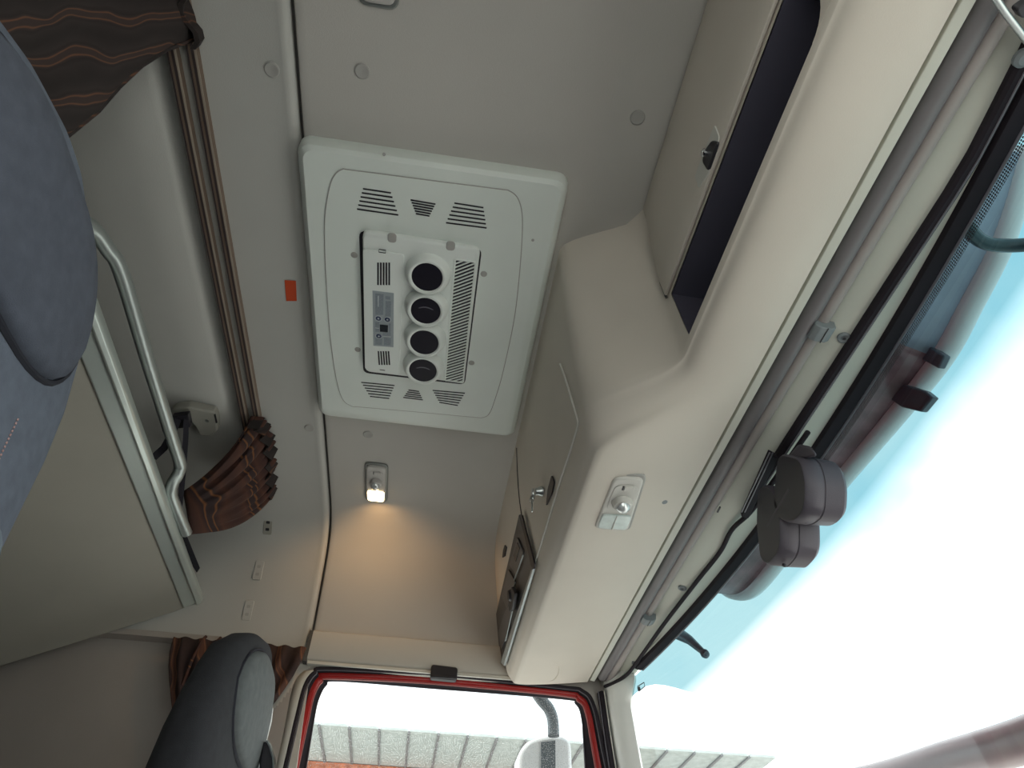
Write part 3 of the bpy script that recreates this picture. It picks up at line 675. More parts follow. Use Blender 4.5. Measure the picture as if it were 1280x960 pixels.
# recess shadow gap + unit body
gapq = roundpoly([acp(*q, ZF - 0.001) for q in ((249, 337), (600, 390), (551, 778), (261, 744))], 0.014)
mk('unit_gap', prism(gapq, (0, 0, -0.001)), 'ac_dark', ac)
ub = roundpoly([acp(*q, ZU) for q in ((258, 342), (594, 393), (547, 776), (266, 743))], 0.014)
cub = sum(ub, Vector()) / len(ub)
top = [p + (p - cub) * 0.006 + Vector((0, 0, ZF - 0.002 - ZU)) for p in ub]
unit = mk('unit_body', loft([top, [p.lerp(q, 0.75) for p, q in zip(top, ub)], [p + (cub - p) * 0.02 for p in ub]]), 'ac_plastic_rim', ac, smooth=35, bevel=0.002)
for q in ((343, 362), (510, 385)):
    c = acp(*q, ZU - 0.0005)
    mk('finger_notch', loft([[c + Vector((x, y, 0)) for x, y in rrect(-0.008, 0.008, -0.012, 0.008, 0.006)], [c + Vector((x, y, -0.001)) for x, y in rrect(-0.007, 0.007, -0.011, 0.007, 0.005)]]), 'screw_cap', unit)
cpq = roundpoly([acp(*q, ZU - 0.0003) for q in ((260, 388), (378, 405), (364, 750), (266, 732))], 0.006)
cpn = mk('control_cover', prism(cpq, (0, 0, -0.003)), 'ac_plastic_rim', ac, bevel=0.001)
for x in (303, 311, 319, 327, 335):
    for y0, y1 in ((430, 494), (683, 722)):
        if y0 > 600: xx0, xx1 = 304 + (x - 303) * 0.9, 307 + (x - 303) * 0.9
        else: xx0, xx1 = x, x
        A, B = acp(xx0, y0, ZU - 0.0033), acp(xx1, y1, ZU - 0.0033); d = Vector((0.0016, 0, 0))
        mk('vent_slot', prism([A - d, A + d, B + d, B - d], (0, 0, -0.0006)), 'ac_dark', cpn, smooth=0)
A = [acp(*q, ZU - 0.0033) for q in ((306, 392), (325, 395), (324, 403), (305, 400))]
mk('cover_latch', tube(A, 0.0009, 6, close=True), 'ac_dark', cpn)
A = [acp(*q, ZU - 0.0033) for q in ((308, 736), (323, 738))]
mk('cover_latch', tube(A, 0.0009, 6), 'ac_dark', cpn)
def z8(x, y): return 460 + x / 10.667, 350 + y / 10.667
def q8(pts, h, m, nm, par, th=0.0004): return mk(nm, prism([uz(*z8(x, y), ZU - h) for x, y in pts], (0, 0, -th)), m, par, smooth=0)
disp = q8(((60, 140), (345, 175), (340, 895), (72, 875)), 0.0033, 'panel_grey', 'control_panel', ac)
disp['label'] = 'grey printed control panel with display'
q8(((98, 180), (208, 190), (205, 465), (100, 460)), 0.0038, 'panel_print', 'printed_field', disp)
q8(((235, 278), (308, 285), (305, 490), (230, 485)), 0.0038, 'panel_print', 'printed_field', disp)
q8(((232, 215), (300, 222), (298, 262), (232, 255)), 0.0038, 'panel_print', 'printed_field', disp)
q8(((97, 560), (150, 560), (148, 690), (98, 690)), 0.0038, 'panel_print', 'printed_field', disp)
q8(((280, 580), (305, 580), (303, 745), (195, 735), (200, 700), (275, 700)), 0.0038, 'panel_print', 'printed_field', disp)
q8(((98, 775), (190, 775), (188, 865), (98, 860)), 0.0038, 'panel_print', 'printed_field', disp)
q8(((215, 770), (308, 775), (305, 872), (212, 868)), 0.0038, 'panel_print', 'printed_field', disp)
q8(((158, 592), (268, 603), (265, 695), (160, 688)), 0.0040, 'screen', 'display_screen', disp)
q8(((130, 210), (145, 210), (143, 355), (132, 355)), 0.0043, 'panel_line', 'printed_line', disp)
q8(((200, 745), (305, 755), (305, 763), (200, 753)), 0.0043, 'panel_line', 'printed_line', disp)
q8(((97, 635), (150, 640), (150, 647), (97, 642)), 0.0043, 'panel_line', 'printed_line', disp)
for x, y in ((140, 510), (260, 525), (145, 745)):
    c = uz(*z8(x, y), ZU - 0.0034)
    bt = mk('button', lathe(c, (0, 0, -1), [(0.0062, 0), (0.0062, 0.0006), (0.0050, 0.0012), (0, 0.0012)], 16), 'button_navy', disp)
    mk('button_ring', ring(c + Vector((0, 0, -0.0008)), 0.0066, 0.0008, (0, 0, 1)), 'panel_line', bt)
    mk('button_mark', lathe(c + Vector((0, 0, -0.0012)), (0, 0, -1), [(0.0018, 0), (0.0018, 0.0003), (0, 0.0003)], 10), 'panel_line', bt)
# four round air nozzles
for k, (x, y, r) in enumerate(((443, 474, 53), (439, 570, 48), (435, 660, 45), (431, 740, 44))):
    c = acp(x, y, ZU - 0.018); R_ = 0.0335
    tilt = Vector((0.0, -0.12, -1)).normalized()
    nzl = mk('air_nozzle', lathe(c + Vector((0, 0, 0.016)), tilt, [(R_ + 0.011, -0.001), (R_ + 0.010, 0.003), (R_ + 0.006, 0.011), (R_ + 0.003, 0.018), (R_, 0.0195), (R_ - 0.0035, 0.018), (R_ - 0.0065, 0.012), (R_ - 0.0075, 0.002)], 40), 'ac_plastic_rim', ac, smooth=60)
    mk('nozzle_throat', lathe(c + Vector((0, 0, 0.016)), tilt, [(R_ - 0.004, 0.0165), (R_ - 0.008, 0.006), (R_ - 0.011, 0.003), (0, 0.0028)], 32), 'ac_hole', nzl)
    s = 1 if k % 2 == 0 else -1
    mk('nozzle_flap', tube([c + Vector((x_ , s * 0.010 + 0.010 * (x_ / 0.022) ** 2 * s * -1, 0.002)) for x_ in [-0.022 + 0.0055 * i for i in range(9)]], 0.0022, 6), 'ac_flap', nzl)
# slatted return grille
gq = [acp(*q, ZU - 0.0003) for q in ((523, 420), (582, 428), (546, 772), (494, 765))]
gr = mk('return_grille', prism(roundpoly(gq, 0.003), (0, 0, -0.0006)), 'ac_dark', ac)
gA, gB, gC, gD = gq
ns = 38
slm = None
for k in range(-2, ns + 2):
    ta, tb = (k + 2.2) / ns, (k - 0.8) / ns
    if ta <= 0.004 or tb >= 0.996: continue
    a = gA.lerp(gD, ta) if ta <= 1 else gD.lerp(gC, (ta - 1) / (ta - tb))
    b = gB.lerp(gC, tb) if tb >= 0 else gA.lerp(gB, ta / (ta - tb))
    a.z = b.z = ZU - 0.0009; d = Vector((0, 0.0014, 0))
    mk('grille_slat', prism([a - d, b - d, b + d, a + d], (0, 0, -0.0022)), 'ac_plastic_rim', gr, smooth=0)
bd = roundpoly(gq, 0.003)
mk('grille_border', tube([p + Vector((0, 0, -0.0008)) for p in bd], 0.002, 6, close=True), 'ac_plastic_rim', gr)
for q in ((235, 408), (605, 462), (245, 678), (570, 716)):
    mk('panel_screw', lathe(acp(*q, ZF - 0.0012), (0, 0, -1), [(0.0065, 0), (0.0065, 0.0010), (0.005, 0.0018), (0, 0.0018)], 14), 'screw_cap', ac)
for q in ((320, 121), (745, 366), (452, 323)):
    mk('panel_rivet', lathe(acp(*q, ZF - 0.0002), (0, 0, -1), [(0.0028, -0.001), (0.0028, 0.0005), (0, 0.0008)], 10), 'screw_cap', ac)

# ================================================================== ROOF FITTINGS
for u, v, par in ((340, 87, ceil_r), (387, 535, ceil_r), (453, 89, ceil), (797, 147, ceil), (460, 543, ceil)):
    c = uz(u, v, 1.0995); c.z = 1.0995
    mk('screw_cap', lathe(c, (0, 0, -1), [(0.0125, -0.002), (0.0125, 0.001), (0.0105, 0.0022), (0.004, 0.0012), (0, 0.001)], 20), 'screw_cap', par)
mk('warning_sticker', prism([uz(*q, 1.0995) for q in ((356, 350), (370, 351), (371, 376), (358, 376))], (0, 0, -0.001)), 'sticker_red', smooth=0, label='small plain red sticker on the headliner beside the air conditioner', cat='sticker')
# curtain tracks
def track(us, label):
    x = uz(us, 250, 1.095).x
    T = thing('curtain_track', (x, 0.5, 1.08), label, 'curtain track', 'curtain tracks on the headliner')
    def path(dx, dz):
        P = [(x + dx, y, 1.0985 + dz) for y in (-0.10, 0.2, 0.5, 0.8, 1.1, 1.25, 1.42)]
        return P
    sd = lambda i: (Vector((1, 0, 0)), Vector((0, 0, 1)))
    mk('channel', sweep(path(0, 0), [(-0.0075, 0.002), (-0.0075, -0.010), (0.0075, -0.010), (0.0075, 0.002)], side=sd), 'rail_brown', T)
    mk('channel_slot', sweep(path(0.0005, -0.0102), [(-0.002, 0.001), (-0.002, -0.0004), (0.002, -0.0004), (0.002, 0.001)], side=sd), 'rail_dark', T)
    mk('channel_lip', sweep(path(0.0052, -0.0102), [(-0.002, 0.001), (-0.0016, -0.001), (0.0016, -0.001), (0.002, 0.001)], side=sd), 'rail_tan', T)
    mk('channel_edge', sweep(path(-0.0068, -0.0102), [(-0.0014, 0.006), (-0.0014, -0.0008), (0.0014, -0.0008), (0.0014, 0.001)], side=sd), 'rail_dark', T)
track(253.5, 'brown curtain track on the headliner nearer the bunk')
track(275, 'brown curtain track on the headliner nearer the air conditioner')
# small mounting plates on the side wall behind the seam
for u, v, h in ((335, 657, 'bracket_beige'), (323, 713, 'headliner_rear'), (310, 763, 'headliner_rear')):
    c = onroof(u, v); n = Vector((0, -0.92, -0.39)) if c.z < 1.0 else Vector((0, -0.6, -0.8))
    tz = Vector((1, 0, 0)).cross(n).normalized()
    wd, hh = (0.012, 0.026)
    P = [c + Vector((a, 0, 0)) + tz * b for a, b in rrect(-wd, wd, -hh, hh, 0.004)]
    pl = mk('mounting_plate', prism([p - n * 0.002 for p in P], n * 0.0045), h, ceil_r, bevel=0.001)
    for s_ in (-0.4, 0.4):
        mk('plate_slot', prism([c + n * 0.0026 + Vector((a, 0, 0)) + tz * (b + s_ * hh) for a, b in rrect(-0.005, 0.005, -0.004, 0.004, 0.002)], n * 0.0004), 'screw_cap' if h == 'headliner_rear' else 'black_plastic', pl, smooth=0)

# ================================================================== BUNK
bk = thing('upper_bunk', (-0.95, 0.85, 0.62), 'upper bunk board with an aluminium front edge and steel guard rail', 'bunk')
dirB = (Vector((-1.03, 0, 0.682)) - Vector((-0.665, 0, 0.866))).normalized(); nB = Vector((dirB.z, 0, -dirB.x)) * -1
def bp(s, h, y): q = Vector((-0.622, 0, 0.884)) + dirB * s + nB * h; return Vector((q.x, y, q.z))
if nB.z < 0: nB = -nB
Y0, Y1 = -0.08, 1.792
mk('board', loft([[bp(0.045, 0.002, y), bp(0.60, 0.002, y), bp(0.60, 0.045, y), bp(0.045, 0.045, y)] for y in (Y0, 0.85, Y1)]), 'bunk_board', bk)
mk('edge_rail', loft([[bp(0.0, 0.0, y), bp(0.047, -0.004, y), bp(0.047, 0.05, y), bp(0.004, 0.05, y)] for y in (Y0, 0.85, Y1 - 0.012)]), 'aluminium', bk, bevel=0.003)
mk('edge_bead', loft([[bp(-0.004, 0.004, y), bp(0.000, -0.007, y), bp(0.015, -0.010, y), bp(0.0155, 0.03, y), bp(-0.004, 0.03, y)] for y in (Y0, 0.85, Y1 - 0.014)]), 'aluminium', bk, bevel=0.004)
mk('mattress', loft([[bp(0.03 + a, 0.046 + b, y) for a, b in ((0, 0), (0.55, 0), (0.57, 0.04), (0.55, 0.085), (0.03, 0.085), (0.0, 0.06))] for y in (Y0, 0.4, 0.85, 1.3, Y1 - 0.03)]), 'far_seat_cloth', bk, bevel=0.01)
gp = [Vector((-0.64, 0.60, 0.90)), uz(112, 282, 0.95), uz(135, 312, 0.962), uz(152, 342, 0.965), uz(185, 452, 0.965), uz(217, 553, 0.965), uz(225, 579, 0.960), uz(223, 592, 0.945), uz(215, 606, 0.922), uz(214, 618, 0.912), uz(223, 642, 0.906), uz(233, 666, 0.902)]
mk('guard_rail', tube(cat(gp, 5), 0.0135, 14), 'steel_tube', bk)
nt_ = [uz(*q, 0.915) for q in ((222, 660), (233, 668), (250, 710), (246, 716), (236, 700))]
mk('net_strap', prism(nt_, (-0.01, 0, 0.012)), 'strap', bk)
mk('net_strap', tube([uz(216, 612, 0.93), uz(222, 640, 0.925), uz(228, 662, 0.92)], 0.006, 6), 'strap', bk)

# strap bracket on the headliner
sb = thing('strap_bracket', uz(245, 520, 1.075), 'beige plastic strap bracket on the headliner above the bunk', 'bracket')
bq = [uz(u, v, 1.099) for u, v in ((215, 510), (222, 502), (240, 500), (272, 507), (275, 515), (276, 530), (268, 537), (254, 536), (248, 524), (238, 514), (222, 518))]
mk('bracket_shell', prism(roundpoly(bq, 0.006), (0, 0, -0.024)), 'bracket_beige', sb, bevel=0.005, bseg=3)
mk('bracket_slot', prism([uz(*q, 1.0745) for q in ((267.5, 518), (269.5, 517), (272, 528), (270, 529))], (0, 0, -0.0008)), 'black_plastic', sb, smooth=0)
mk('bracket_screw', lathe(uz(259, 526, 1.0745), (0, 0, -1), [(0.005, 0), (0.005, 0.001), (0.002, 0.0015), (0, 0.001)], 12), 'screw', sb)
mk('buckle', prism(roundpoly([uz(*q, 1.07) for q in ((217, 516), (238, 513), (241, 529), (219, 531))], 0.004), (0, 0, -0.014)), 'black_plastic', sb, bevel=0.003)
def ribbon(P, w, th=0.0018):
    P = [Vector(p) for p in P]
    def sd(i):
        t = (P[min(i + 1, len(P) - 1)] - P[max(i - 1, 0)]).normalized(); s_ = t.cross(ray(240, 560).normalized()).normalized(); return s_, s_.cross(t)
    return sweep(P, [(-w, -th), (w, -th), (w, th), (-w, th)], side=sd)
mk('support_strap', ribbon([uz(233, 522, 1.06), uz(232, 550, 1.03), uz(230, 580, 1.0), uz(227, 612, 0.965), uz(224, 640, 0.94)], 0.006), 'strap', label='black webbing strap dropping from the headliner bracket to the guard rail', cat='strap')
mk('support_strap', ribbon([uz(223, 522, 1.06), uz(216, 540, 1.03), uz(205, 560, 0.985), uz(192, 572, 0.955)], 0.008), 'strap', label='short black webbing strap running from the bracket behind the guard rail', cat='strap')

# ================================================================== CURTAINS
def cloth(fn, ns, nt2): 
    return loft([[fn(i / ns, j / nt2) for j in range(nt2 + 1)] for i in range(ns + 1)], closed=False)
def c1f(s, t):
    y = 0.375 - 0.47 * s; 
    top = Vector((-0.458, y, 1.088))
    drop = 0.62 * t
    x = -0.458 - 0.30 * t ** 0.8 + 0.022 * math.sin(s * 26 + 1.2 * t) * (0.25 + 0.75 * t)
    yy = y + (0.30 * t - 0.12 * t * t) * (1 - s) + 0.012 * math.sin(s * 26 + 2.2) * t - 0.012 * math.sin(PI * min(1, t * 4)) * (1 - s)
    return Vector((x, yy, 1.088 - drop * 0.95 - 0.006 * math.sin(s * 13)))
cu1 = thing('curtain', (-0.6, 0.15, 0.5), 'dark brown patterned curtain gathered on the track above the near seat', 'curtain')
mk('curtain_cloth', cloth(c1f, 120, 24), 'curtain_dark', cu1, smooth=180, solid=0.002)
mk('curtain_hem', tube([c1f(0.0, t / 16) for t in range(17)], 0.0032, 6), 'curtain_dark', cu1)
hd = [Vector((-0.458 + 0.010 * math.sin(i * 1.1), 0.385 - 0.012 * i, 1.087)) for i in range(36)]
mk('curtain_heading', sweep(hd, [(-0.004, 0.0), (0.004, 0.0), (0.004, -0.02), (-0.004, -0.02)], side=lambda i: (Vector((1, 0, 0)), Vector((0, 0, 1)))), 'curtain_dark', cu1)

def lerp2(a, b, t): return (a[0] + (b[0] - a[0]) * t, a[1] + (b[1] - a[1]) * t)
TT = [(319, 520), (327, 524), (334, 536), (338, 552), (340, 570), (338, 588), (341, 604), (336, 616)]
def topc(s):
    k = s * (len(TT) - 1); i = min(int(k), len(TT) - 2); return lerp2(TT[i], TT[i + 1], k - i)
def c2f(s, t):
    tp = topc(s); A = uz(*tp, 1.084 if s < 0.6 else 1.084 - 0.03 * (s - 0.6))
    z_ = 0.010 * (1 if int(s * 22) % 2 else -1) * abs(math.sin(s * 22 * PI)) ** 0.5
    A = A + Vector((z_ * 1.2, 0, z_ * 0.2))
    G = ux(*lerp2((229, 614), (238, 668), s), -0.635 + 0.03 * s)
    C = lerp2((284, 578), (322, 662), s); C = uz(*C, 1.005 - 0.03 * s)
    p = A * (1 - t) ** 2 + C * 2 * t * (1 - t) + G * t * t
    w = math.sin(s * 34 + 2 * t) * 0.010 * math.sin(PI * min(1, t * 1.1 + 0.05))
    return p + Vector((w * 0.5, 0, w)) 
cu2 = thing('curtain', uz(290, 650, 0.95), 'rust brown curtain bundled against the bunk guard rail under the track end', 'curtain')
mk('curtain_cloth', cloth(c2f, 132, 22), 'curtain_rust', cu2, smooth=60, solid=0.002)
zz = []
for i in range(15):
    u, v = topc(i / 14); k = 1 if i % 2 else -1
    zz.append(uz(u + 5 * k + 3, v, 1.090 if i < 10 else 1.082))
mk('pleat_heading', loft([zz, [p + Vector((-0.006, 0.006, -0.034)) for p in zz]], closed=False), 'curtain_dark', cu2, smooth=0, solid=0.003)

def c3f(s, t):
    x0, x1 = -0.66, -0.316
    x = x0 + (x1 - x0) * s; z = 0.783 - 1.1 * t
    sweepx = (-0.085 * s ** 2 + 0.095 * (1 - s) ** 1.5) * sstep(t / 0.26) 
    pl = math.sin(s * 2 * PI * 8 + 0.5 * math.sin(t * 3)) * 0.011 * (0.55 + 0.45 * min(1, t * 3))
    return Vector((x + sweepx, 1.797 + pl - 0.01, z))
cu3 = thing('curtain', (-0.49, 1.79, -0.32), 'maroon and orange striped curtain hanging behind the far seat', 'curtain')
mk('curtain_cloth', cloth(c3f, 128, 30), 'curtain_low', cu3, smooth=180, solid=0.002)
for u in (274, 255):
    p = uy(u, 803, 1.789)
    mk('curtain_loop', tube([(p.x, 1.789, 0.792), (p.x - 0.004, 1.783, 0.78), (p.x - 0.010, 1.780, 0.73), (p.x - 0.012, 1.782, 0.66)], 0.004, 6), 'curtain_rust', cu3)

# ================================================================== SEATS
# built once around the near seat; sections run up the backrest
SX, SY = -0.40, 0.355
zsec = [(-0.42, .25), (-0.2, .255), (0.0, .258), (0.12, .256), (0.22, .252), (0.29, .247), (0.33, .248), (0.38, .252), (0.43, .252), (0.49, .240), (0.54, .218), (0.58, .19), (0.61, .155), (0.63, .11), (0.642, .05)]
def xfront(z): return interp(z, [-0.42, 0.0, 0.2, 0.33, 0.45, 0.64], [-0.15, -0.275, -0.335, -0.378, -0.393, -0.415])
def seat_section(z, hw, cy, n=40, dep=None):
    xf = xfront(z); d = dep if dep else interp(z, [-0.42, 0.2, 0.4, 0.58, 0.642], [0.16, 0.14, 0.125, 0.10, 0.05]); out = []
    for k in range(n):
        a = 2 * PI * k / n; c, s_ = math.cos(a), math.sin(a)
        yy = hw * math.copysign(abs(s_) ** 0.62, s_); xx = d / 2 * math.copysign(abs(c) ** 0.75, c)
        bol = 0.018 * (abs(yy) / max(hw, 0.01)) ** 2 * (1 if c > 0 else 0) * interp(z, [-0.4, 0.2, 0.4, 0.6], [1.6, 1.3, 0.2, 0])
        out.append(Vector((xf - d / 2 + xx + bol, cy + yy, z)))
    return out
def seat(cy, name, label, mats, place):
    mb, ms, mp = mats
    S_ = thing(name, (SX + 0.25, cy, -0.85), label, 'seat', 'cab seats')
    zl = [q for q in zsec if q[0] <= 0.331]; zu = [(0.312, .236)] + [q for q in zsec if q[0] >= 0.329]
    mk('backrest', loft([seat_section(z, h, cy) for z, h in zl]), ms, S_, smooth=60)
    hb = mk('headrest', loft([seat_section(z, h + 0.004, cy) for z, h in zu]), mb, S_, smooth=60)
    # raised pad with piping on the headrest face
    def pad(sc, h):
        out = []
        for k in range(36):
            a = 2 * PI * k / 36; c, s_ = math.cos(a), math.sin(a)
            yy = 0.178 * sc * math.copysign(abs(c) ** 0.6, c); zz_ = 0.525 + 0.092 * sc * math.copysign(abs(s_) ** 0.7, s_)
            yy *= interp(zz_, [0.43, 0.53, 0.59, 0.63], [0.90, 1.0, 0.85, 0.6])
            hwz = interp(zz_, [q[0] for q in zsec], [q[1] for q in zsec]); d = interp(zz_, [0.2, 0.4, 0.58, 0.642], [0.14, 0.125, 0.10, 0.05])
            e = min(0.999, abs(yy) / hwz) ** (1 / 0.62); xx = d / 2 * (max(0.0, 1 - e * e)) ** 0.375
            out.append(Vector((xfront(zz_) - d / 2 + xx + h, cy + yy, zz_)))
        return out
    mk('head_pad', loft([pad(1.0, -0.004), pad(0.98, 0.008), pad(0.90, 0.014), pad(0.6, 0.018), pad(0.2, 0.019)]), mp, S_, smooth=60)
    mk('pad_piping', tube(pad(1.02, 0.001), 0.0035, 6, close=True), 'piping', S_)
    for sg in (-1, 1):
        lp = []
        for k in range(15):
            z = 0.40 - 0.75 * k / 14
            hwz = interp(z, [q[0] for q in zsec], [q[1] for q in zsec]); yy = sg * (0.135 + 0.02 * k / 14 + 0.02 * math.sin(k * 0.25))
            d = interp(z, [-0.42, 0.2, 0.4, 0.58], [0.16, 0.14, 0.125, 0.10]); e = (abs(yy) / hwz) ** (1 / 0.62); xx = d / 2 * max(0.0, 1 - e * e) ** 0.375
            bol = 0.018 * (abs(yy) / hwz) ** 2 * interp(z, [-0.4, 0.2, 0.4], [1.6, 1.3, 0.2])
            lp.append(Vector((xfront(z) - d / 2 + xx + bol + 0.001, cy + yy, z)))
        full = cat(lp, 26)
        parts = [tube([full[i], full[i + 1]], 0.0009, 4) for i in range(0, len(full) - 1, 2)]
        mk('stitching', join(*parts), 'stitch', S_, label='pale dotted seam stitching')
    mk('cushion', loft([[Vector((x, cy + w * a, -0.42 + b)) for a, b in ((-1, -0.10), (-1, 0.02), (-0.86, 0.06), (-0.4, 0.035), (0.4, 0.035), (0.86, 0.06), (1, 0.02), (1, -0.10))] for x, w in ((-0.25, 0.24), (-0.1, 0.26), (0.1, 0.26), (0.22, 0.25), (0.27, 0.22))]), ms, S_, smooth=50, bevel=0.015)
    mk('seat_base', loft([[Vector((x, cy + y, z)) for x, y in ((-0.22, -0.2), (0.2, -0.2), (0.2, 0.2), (-0.22, 0.2))] for z in (-0.85, -0.62, -0.53)]), 'black_plastic', S_, bevel=0.02)
    dx, dz, sx, sy = place
    if dx:
        # this seat is set further forward and lower, and is slimmer
        for c in [q for q in bpy.data.objects if q.parent == S_]:
            base = c.name.split('.')[0] == 'seat_base'
            for v in c.data.vertices:
                p = v.co + c.location
                sh_ = 0.0 if (base or 'cushion' in c.name) else -0.07 * (1.49 - p.z)
                v.co = Vector((p.x * sx + dx + sh_, p.y * sy, p.z + (0 if base else dz))) - c.location
    return S_
near = seat(SY, 'cab_seat', 'slate blue fabric cab seat with a tall padded headrest beside the bunk', ('seat_cloth', 'seat_side', 'seat_pad'), (0, 0, 1, 1))
far = seat(1.335, 'cab_seat', 'dark grey fabric driver seat in front of the striped curtain', ('far_seat_cloth', 'far_seat_cloth', 'far_seat_lit'), (0.082, -0.070, 0.88, 0.88))
# belt guide on the far seat's shoulder
bgp = [uy(u, v, 1.40) for u, v in ((329, 926), (336, 927), (342, 945), (343, 975), (326, 978), (324, 950))]
bg_ = mk('belt_guide', prism(roundpoly(bgp, 0.008), (0, 0.03, 0)), 'black_plastic', far, bevel=0.004)
mk('guide_rim', tube([uy(u, v, 1.398) for u, v in ((334, 926), (338, 933), (342, 947), (343.5, 975))], 0.0035, 8), 'chrome', bg_)
mk('guide_plate', prism([uy(u, v, 1.44) for u, v in ((339, 878), (341, 884), (339, 900), (332, 928), (327, 926), (333, 902))], (0, 0.012, 0)), 'lamp_bezel_light', far, bevel=0.002)
mk('guide_slot', prism([uy(u, v, 1.438) for u, v in ((336, 900), (337.5, 900), (333, 922), (331.5, 922))], (0, -0.001, 0)), 'black_plastic', far, smooth=0)

# ================================================================== TWIN SENSOR ON THE WINDSCREEN
ts = thing('windscreen_sensor', (0.58, 0.85, 0.57), 'pair of dark grey sensor housings joined by a bracket at the windscreen', 'sensor unit')
def pod(face, depth_vec, nm):
    """face: pixel outline of the inward face on a plane, extruded towards the glass"""
    F0 = roundpoly(face, 0.022, 5); c = sum(F0, Vector()) / len(F0); e = Vector(depth_vec)
    secs = [[p + (c - p) * 0.05 + e * 0.0 for p in F0], [p + e * 0.06 for p in F0], [p + e * 0.40 for p in F0], [p + (c - p) * 0.02 + e * 0.42 for p in F0], [p + (c - p) * 0.02 + e * 0.45 for p in F0], [p + (c - p) * 0.0 + e * 0.46 for p in F0], [p + (c - p) * 0.04 + e * 0.9 for p in F0], [p + (c - p) * 0.16 + e * 1.0 for p in F0]]
    o_ = mk(nm, loft(secs), 'sensor', ts, smooth=45)
    mk('pod_face', prism([p + (c - p) * 0.07 - e * 0.005 for p in F0], e * 0.01), 'sensor_face', o_)
    return o_, c, e
x1 = 0.535
q = [ux(u, v, x1) for u, v in ((972, 566), (1000, 572), (1008, 600), (1006, 642), (988, 656), (966, 645), (968, 600))]
e1 = Vector((0.06, -0.012, -0.010))
pA, cA, _ = pod(q, e1, 'sensor_pod')
q = [ux(u, v, x1) for u, v in ((947, 606), (964, 606), (976, 640), (976, 690), (960, 708), (950, 700), (945, 655))]
pB, cB, _ = pod(q, e1, 'sensor_pod')
mk('mount_bracket', loft([[ux(u, v, x) for u, v in ((976, 582), (998, 555), (1014, 558), (1022, 570), (1000, 574), (984, 590))] for x in (0.545, 0.575)]), 'sensor', ts, bevel=0.004)
mk('joint_bar', tube([cA + Vector((0.015, 0, 0)), cB + Vector((0.015, 0, 0))], 0.016, 12), 'sensor', ts)
for (u, v) in ((1007, 648), (981, 703)):
    p = ux(u, v, x1 + 0.018); mk('pod_screw', lathe(p + Vector((-0.002, 0, -0.004)), (-0.4, 0.2, -1), [(0.0035, 0), (0.0035, 0.003), (0.0015, 0.0035), (0, 0.0015)], 10), 'black_plastic', ts)
bt_ = [uz(*q, 0.742) for q in ((960, 561), (970, 566), (934, 642), (925, 640))]
bp_ = mk('mount_plate', prism(bt_, (0, 0, -0.012)), 'rubber', ts, bevel=0.002)
mk('plate_rib', tube([uz(966, 566, 0.7285), uz(931, 640, 0.7285)], 0.0014, 6), 'rubber_line', bp_)
mk('plate_rib', tube([uz(962, 566, 0.7285), uz(927, 640, 0.7285)], 0.0014, 6), 'rubber_line', bp_)

# ================================================================== OUTSIDE
vz = thing('sun_visor', (0.8, 1.0, 0.9), 'smoked maroon exterior sun visor with a bright rolled lower edge', 'sun visor')
low = cat([ux(u, v, 0.90) for u, v in ((1285, 190), (1268, 262), (1248, 320), (1215, 385), (1180, 450), (1120, 525), (1050, 607), (990, 683), (955, 728), (935, 744), (915, 743), (903, 734))], 5)
upp = [Vector((0.66, p.y, 0.99)) for p in low]
def seg(a, b, nm, m):
    S0 = low[a:b]; S1 = upp[a:b]
    mid = [p.lerp(q_, 0.5) + Vector((0.03, 0, 0.02)) for p, q_ in zip(S0, S1)]
    mk(nm, loft([S0, mid, S1], closed=False), m, vz, solid=0.004)
seg(0, 21, 'visor_panel', 'visor_haze' if 'visor_haze' in M else 'visor_smoke'); seg(20, len(low), 'visor_panel', 'visor_smoke')
mk('rolled_edge', tube([p + Vector((0.0, 0, 0.012)) for p in low], 0.024, 20), 'visor_edge_highlight' if 'visor_edge_highlight' in M else 'chrome', vz)
for q in (((1120, 470), (1140, 482), (1165, 490), (1175, 498), (1160, 516), (1135, 510), (1112, 494)), ((1168, 432), (1190, 446), (1182, 462), (1160, 450))):
    mk('visor_bracket', prism([ux(u, v, 0.885) for u, v in q], (-0.015, 0, 0)), 'visor_bracket', vz, bevel=0.003)
mk('visor_arm', tube([ux(838, 786, 0.74), ux(862, 800, 0.745), ux(880, 816, 0.75)], [0.022, 0.013, 0.008], 10), 'visor_bracket', vz)
mk('visor_arm_end', lathe(ux(881, 817, 0.75), (0.2, -0.6, -0.7), [(0, -0.012), (0.010, -0.008), (0.012, 0), (0.010, 0.008), (0, 0.012)], 12), 'visor_bracket', vz)
arm = cat([ux(u, v, x) for u, v, x in ((1195, 240, 0.72), (1208, 280, 0.76), (1228, 302, 0.80), (1260, 307, 0.84), (1310, 304, 0.88), (1380, 300, 0.92))], 6)
mk('mirror_arm', tube(arm, 0.011, 12), 'arm_teal', label='dark curved tubular mirror arm in front of the sun visor', cat='mirror arm')
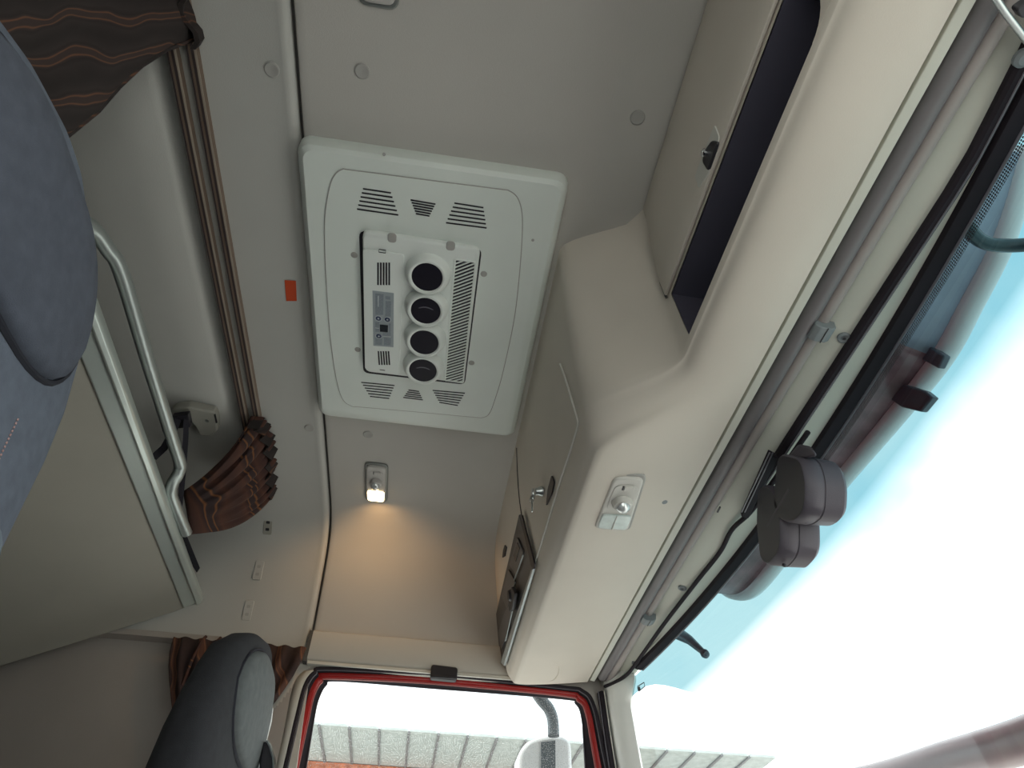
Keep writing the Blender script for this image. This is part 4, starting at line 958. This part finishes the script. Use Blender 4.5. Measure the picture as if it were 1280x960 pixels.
arm = cat([ux(u, v, x) for u, v, x in ((900, 1010, 0.95), (1000, 992, 0.93), (1100, 975, 0.92), (1190, 950, 0.91), (1285, 924, 0.90), (1400, 880, 0.89))], 6)
mk('guard_bar', tube(arm, [0.030] * len(arm), 16), 'arm_brown', label='glossy mauve brown curved bar outside the windscreen', cat='bar')
# door mirror
mr = thing('door_mirror', uy(690, 990, 2.1), 'white door mirror housing on a dark arm outside the side window', 'mirror')
ho = [uy(u, v, 2.1) for u, v in ((648, 985), (648, 940), (660, 925), (680, 919), (700, 918), (714, 925), (717, 985), (715, 1060), (650, 1060))]
mk('housing', prism(roundpoly(ho, 0.02), (0, 0.10, 0)), 'mirror_shell', mr, bevel=0.012, bseg=3)
mk('mirror_glass', prism([uy(u, v, 2.098) for u, v in ((676, 928), (694, 926), (695, 1050), (676, 1050))], (0, -0.003, 0)), 'mirror_dark', mr)
mk('mirror_arm', tube(cat([uy(u, v, 2.08) for u, v in ((668, 862), (676, 874), (686, 886), (691, 900), (692, 920))], 5), 0.018, 12), 'mirror_dark', mr)
# corrugated canopy beside the truck
cn = thing('canopy', (0.5, 9.6, -2.3), 'grey corrugated canopy roof with dark ribs and a rusty beam', 'canopy')
H = 3.0; ya, yb = 9.02, 10.42; px0 = -4.2; pw = 0.375; npan = 24
for k in range(npan):
    x = px0 + k * pw
    mk('roof_sheet', box(x + 0.01, x + pw - 0.01, ya, yb + 0.5, H, H + 0.03), 'sheet_grey', cn, smooth=0)
    mk('rib', box(x - 0.016, x + 0.016, ya + 0.01, yb, H - 0.02, H + 0.01), 'sheet_rib', cn, smooth=0)
mk('edge_beam', box(px0, px0 + npan * pw, yb, yb + 0.12, H - 0.32, H - 0.01), 'rust', cn)
mk('back_wall', box(px0, px0 + npan * pw, yb + 0.5, yb + 0.6, -2.3, H + 0.03), 'sheet_grey', cn)
for k in range(4):
    x = px0 + 0.1 + k * (npan * pw - 0.2) / 3
    mk('post', box(x - 0.08, x + 0.08, yb - 0.02, yb + 0.14, -2.3, H - 0.3), 'rust', cn)
mk('ground', box(-60, 60, -60, 60, -2.5, -2.3), 'yard', kind='structure')
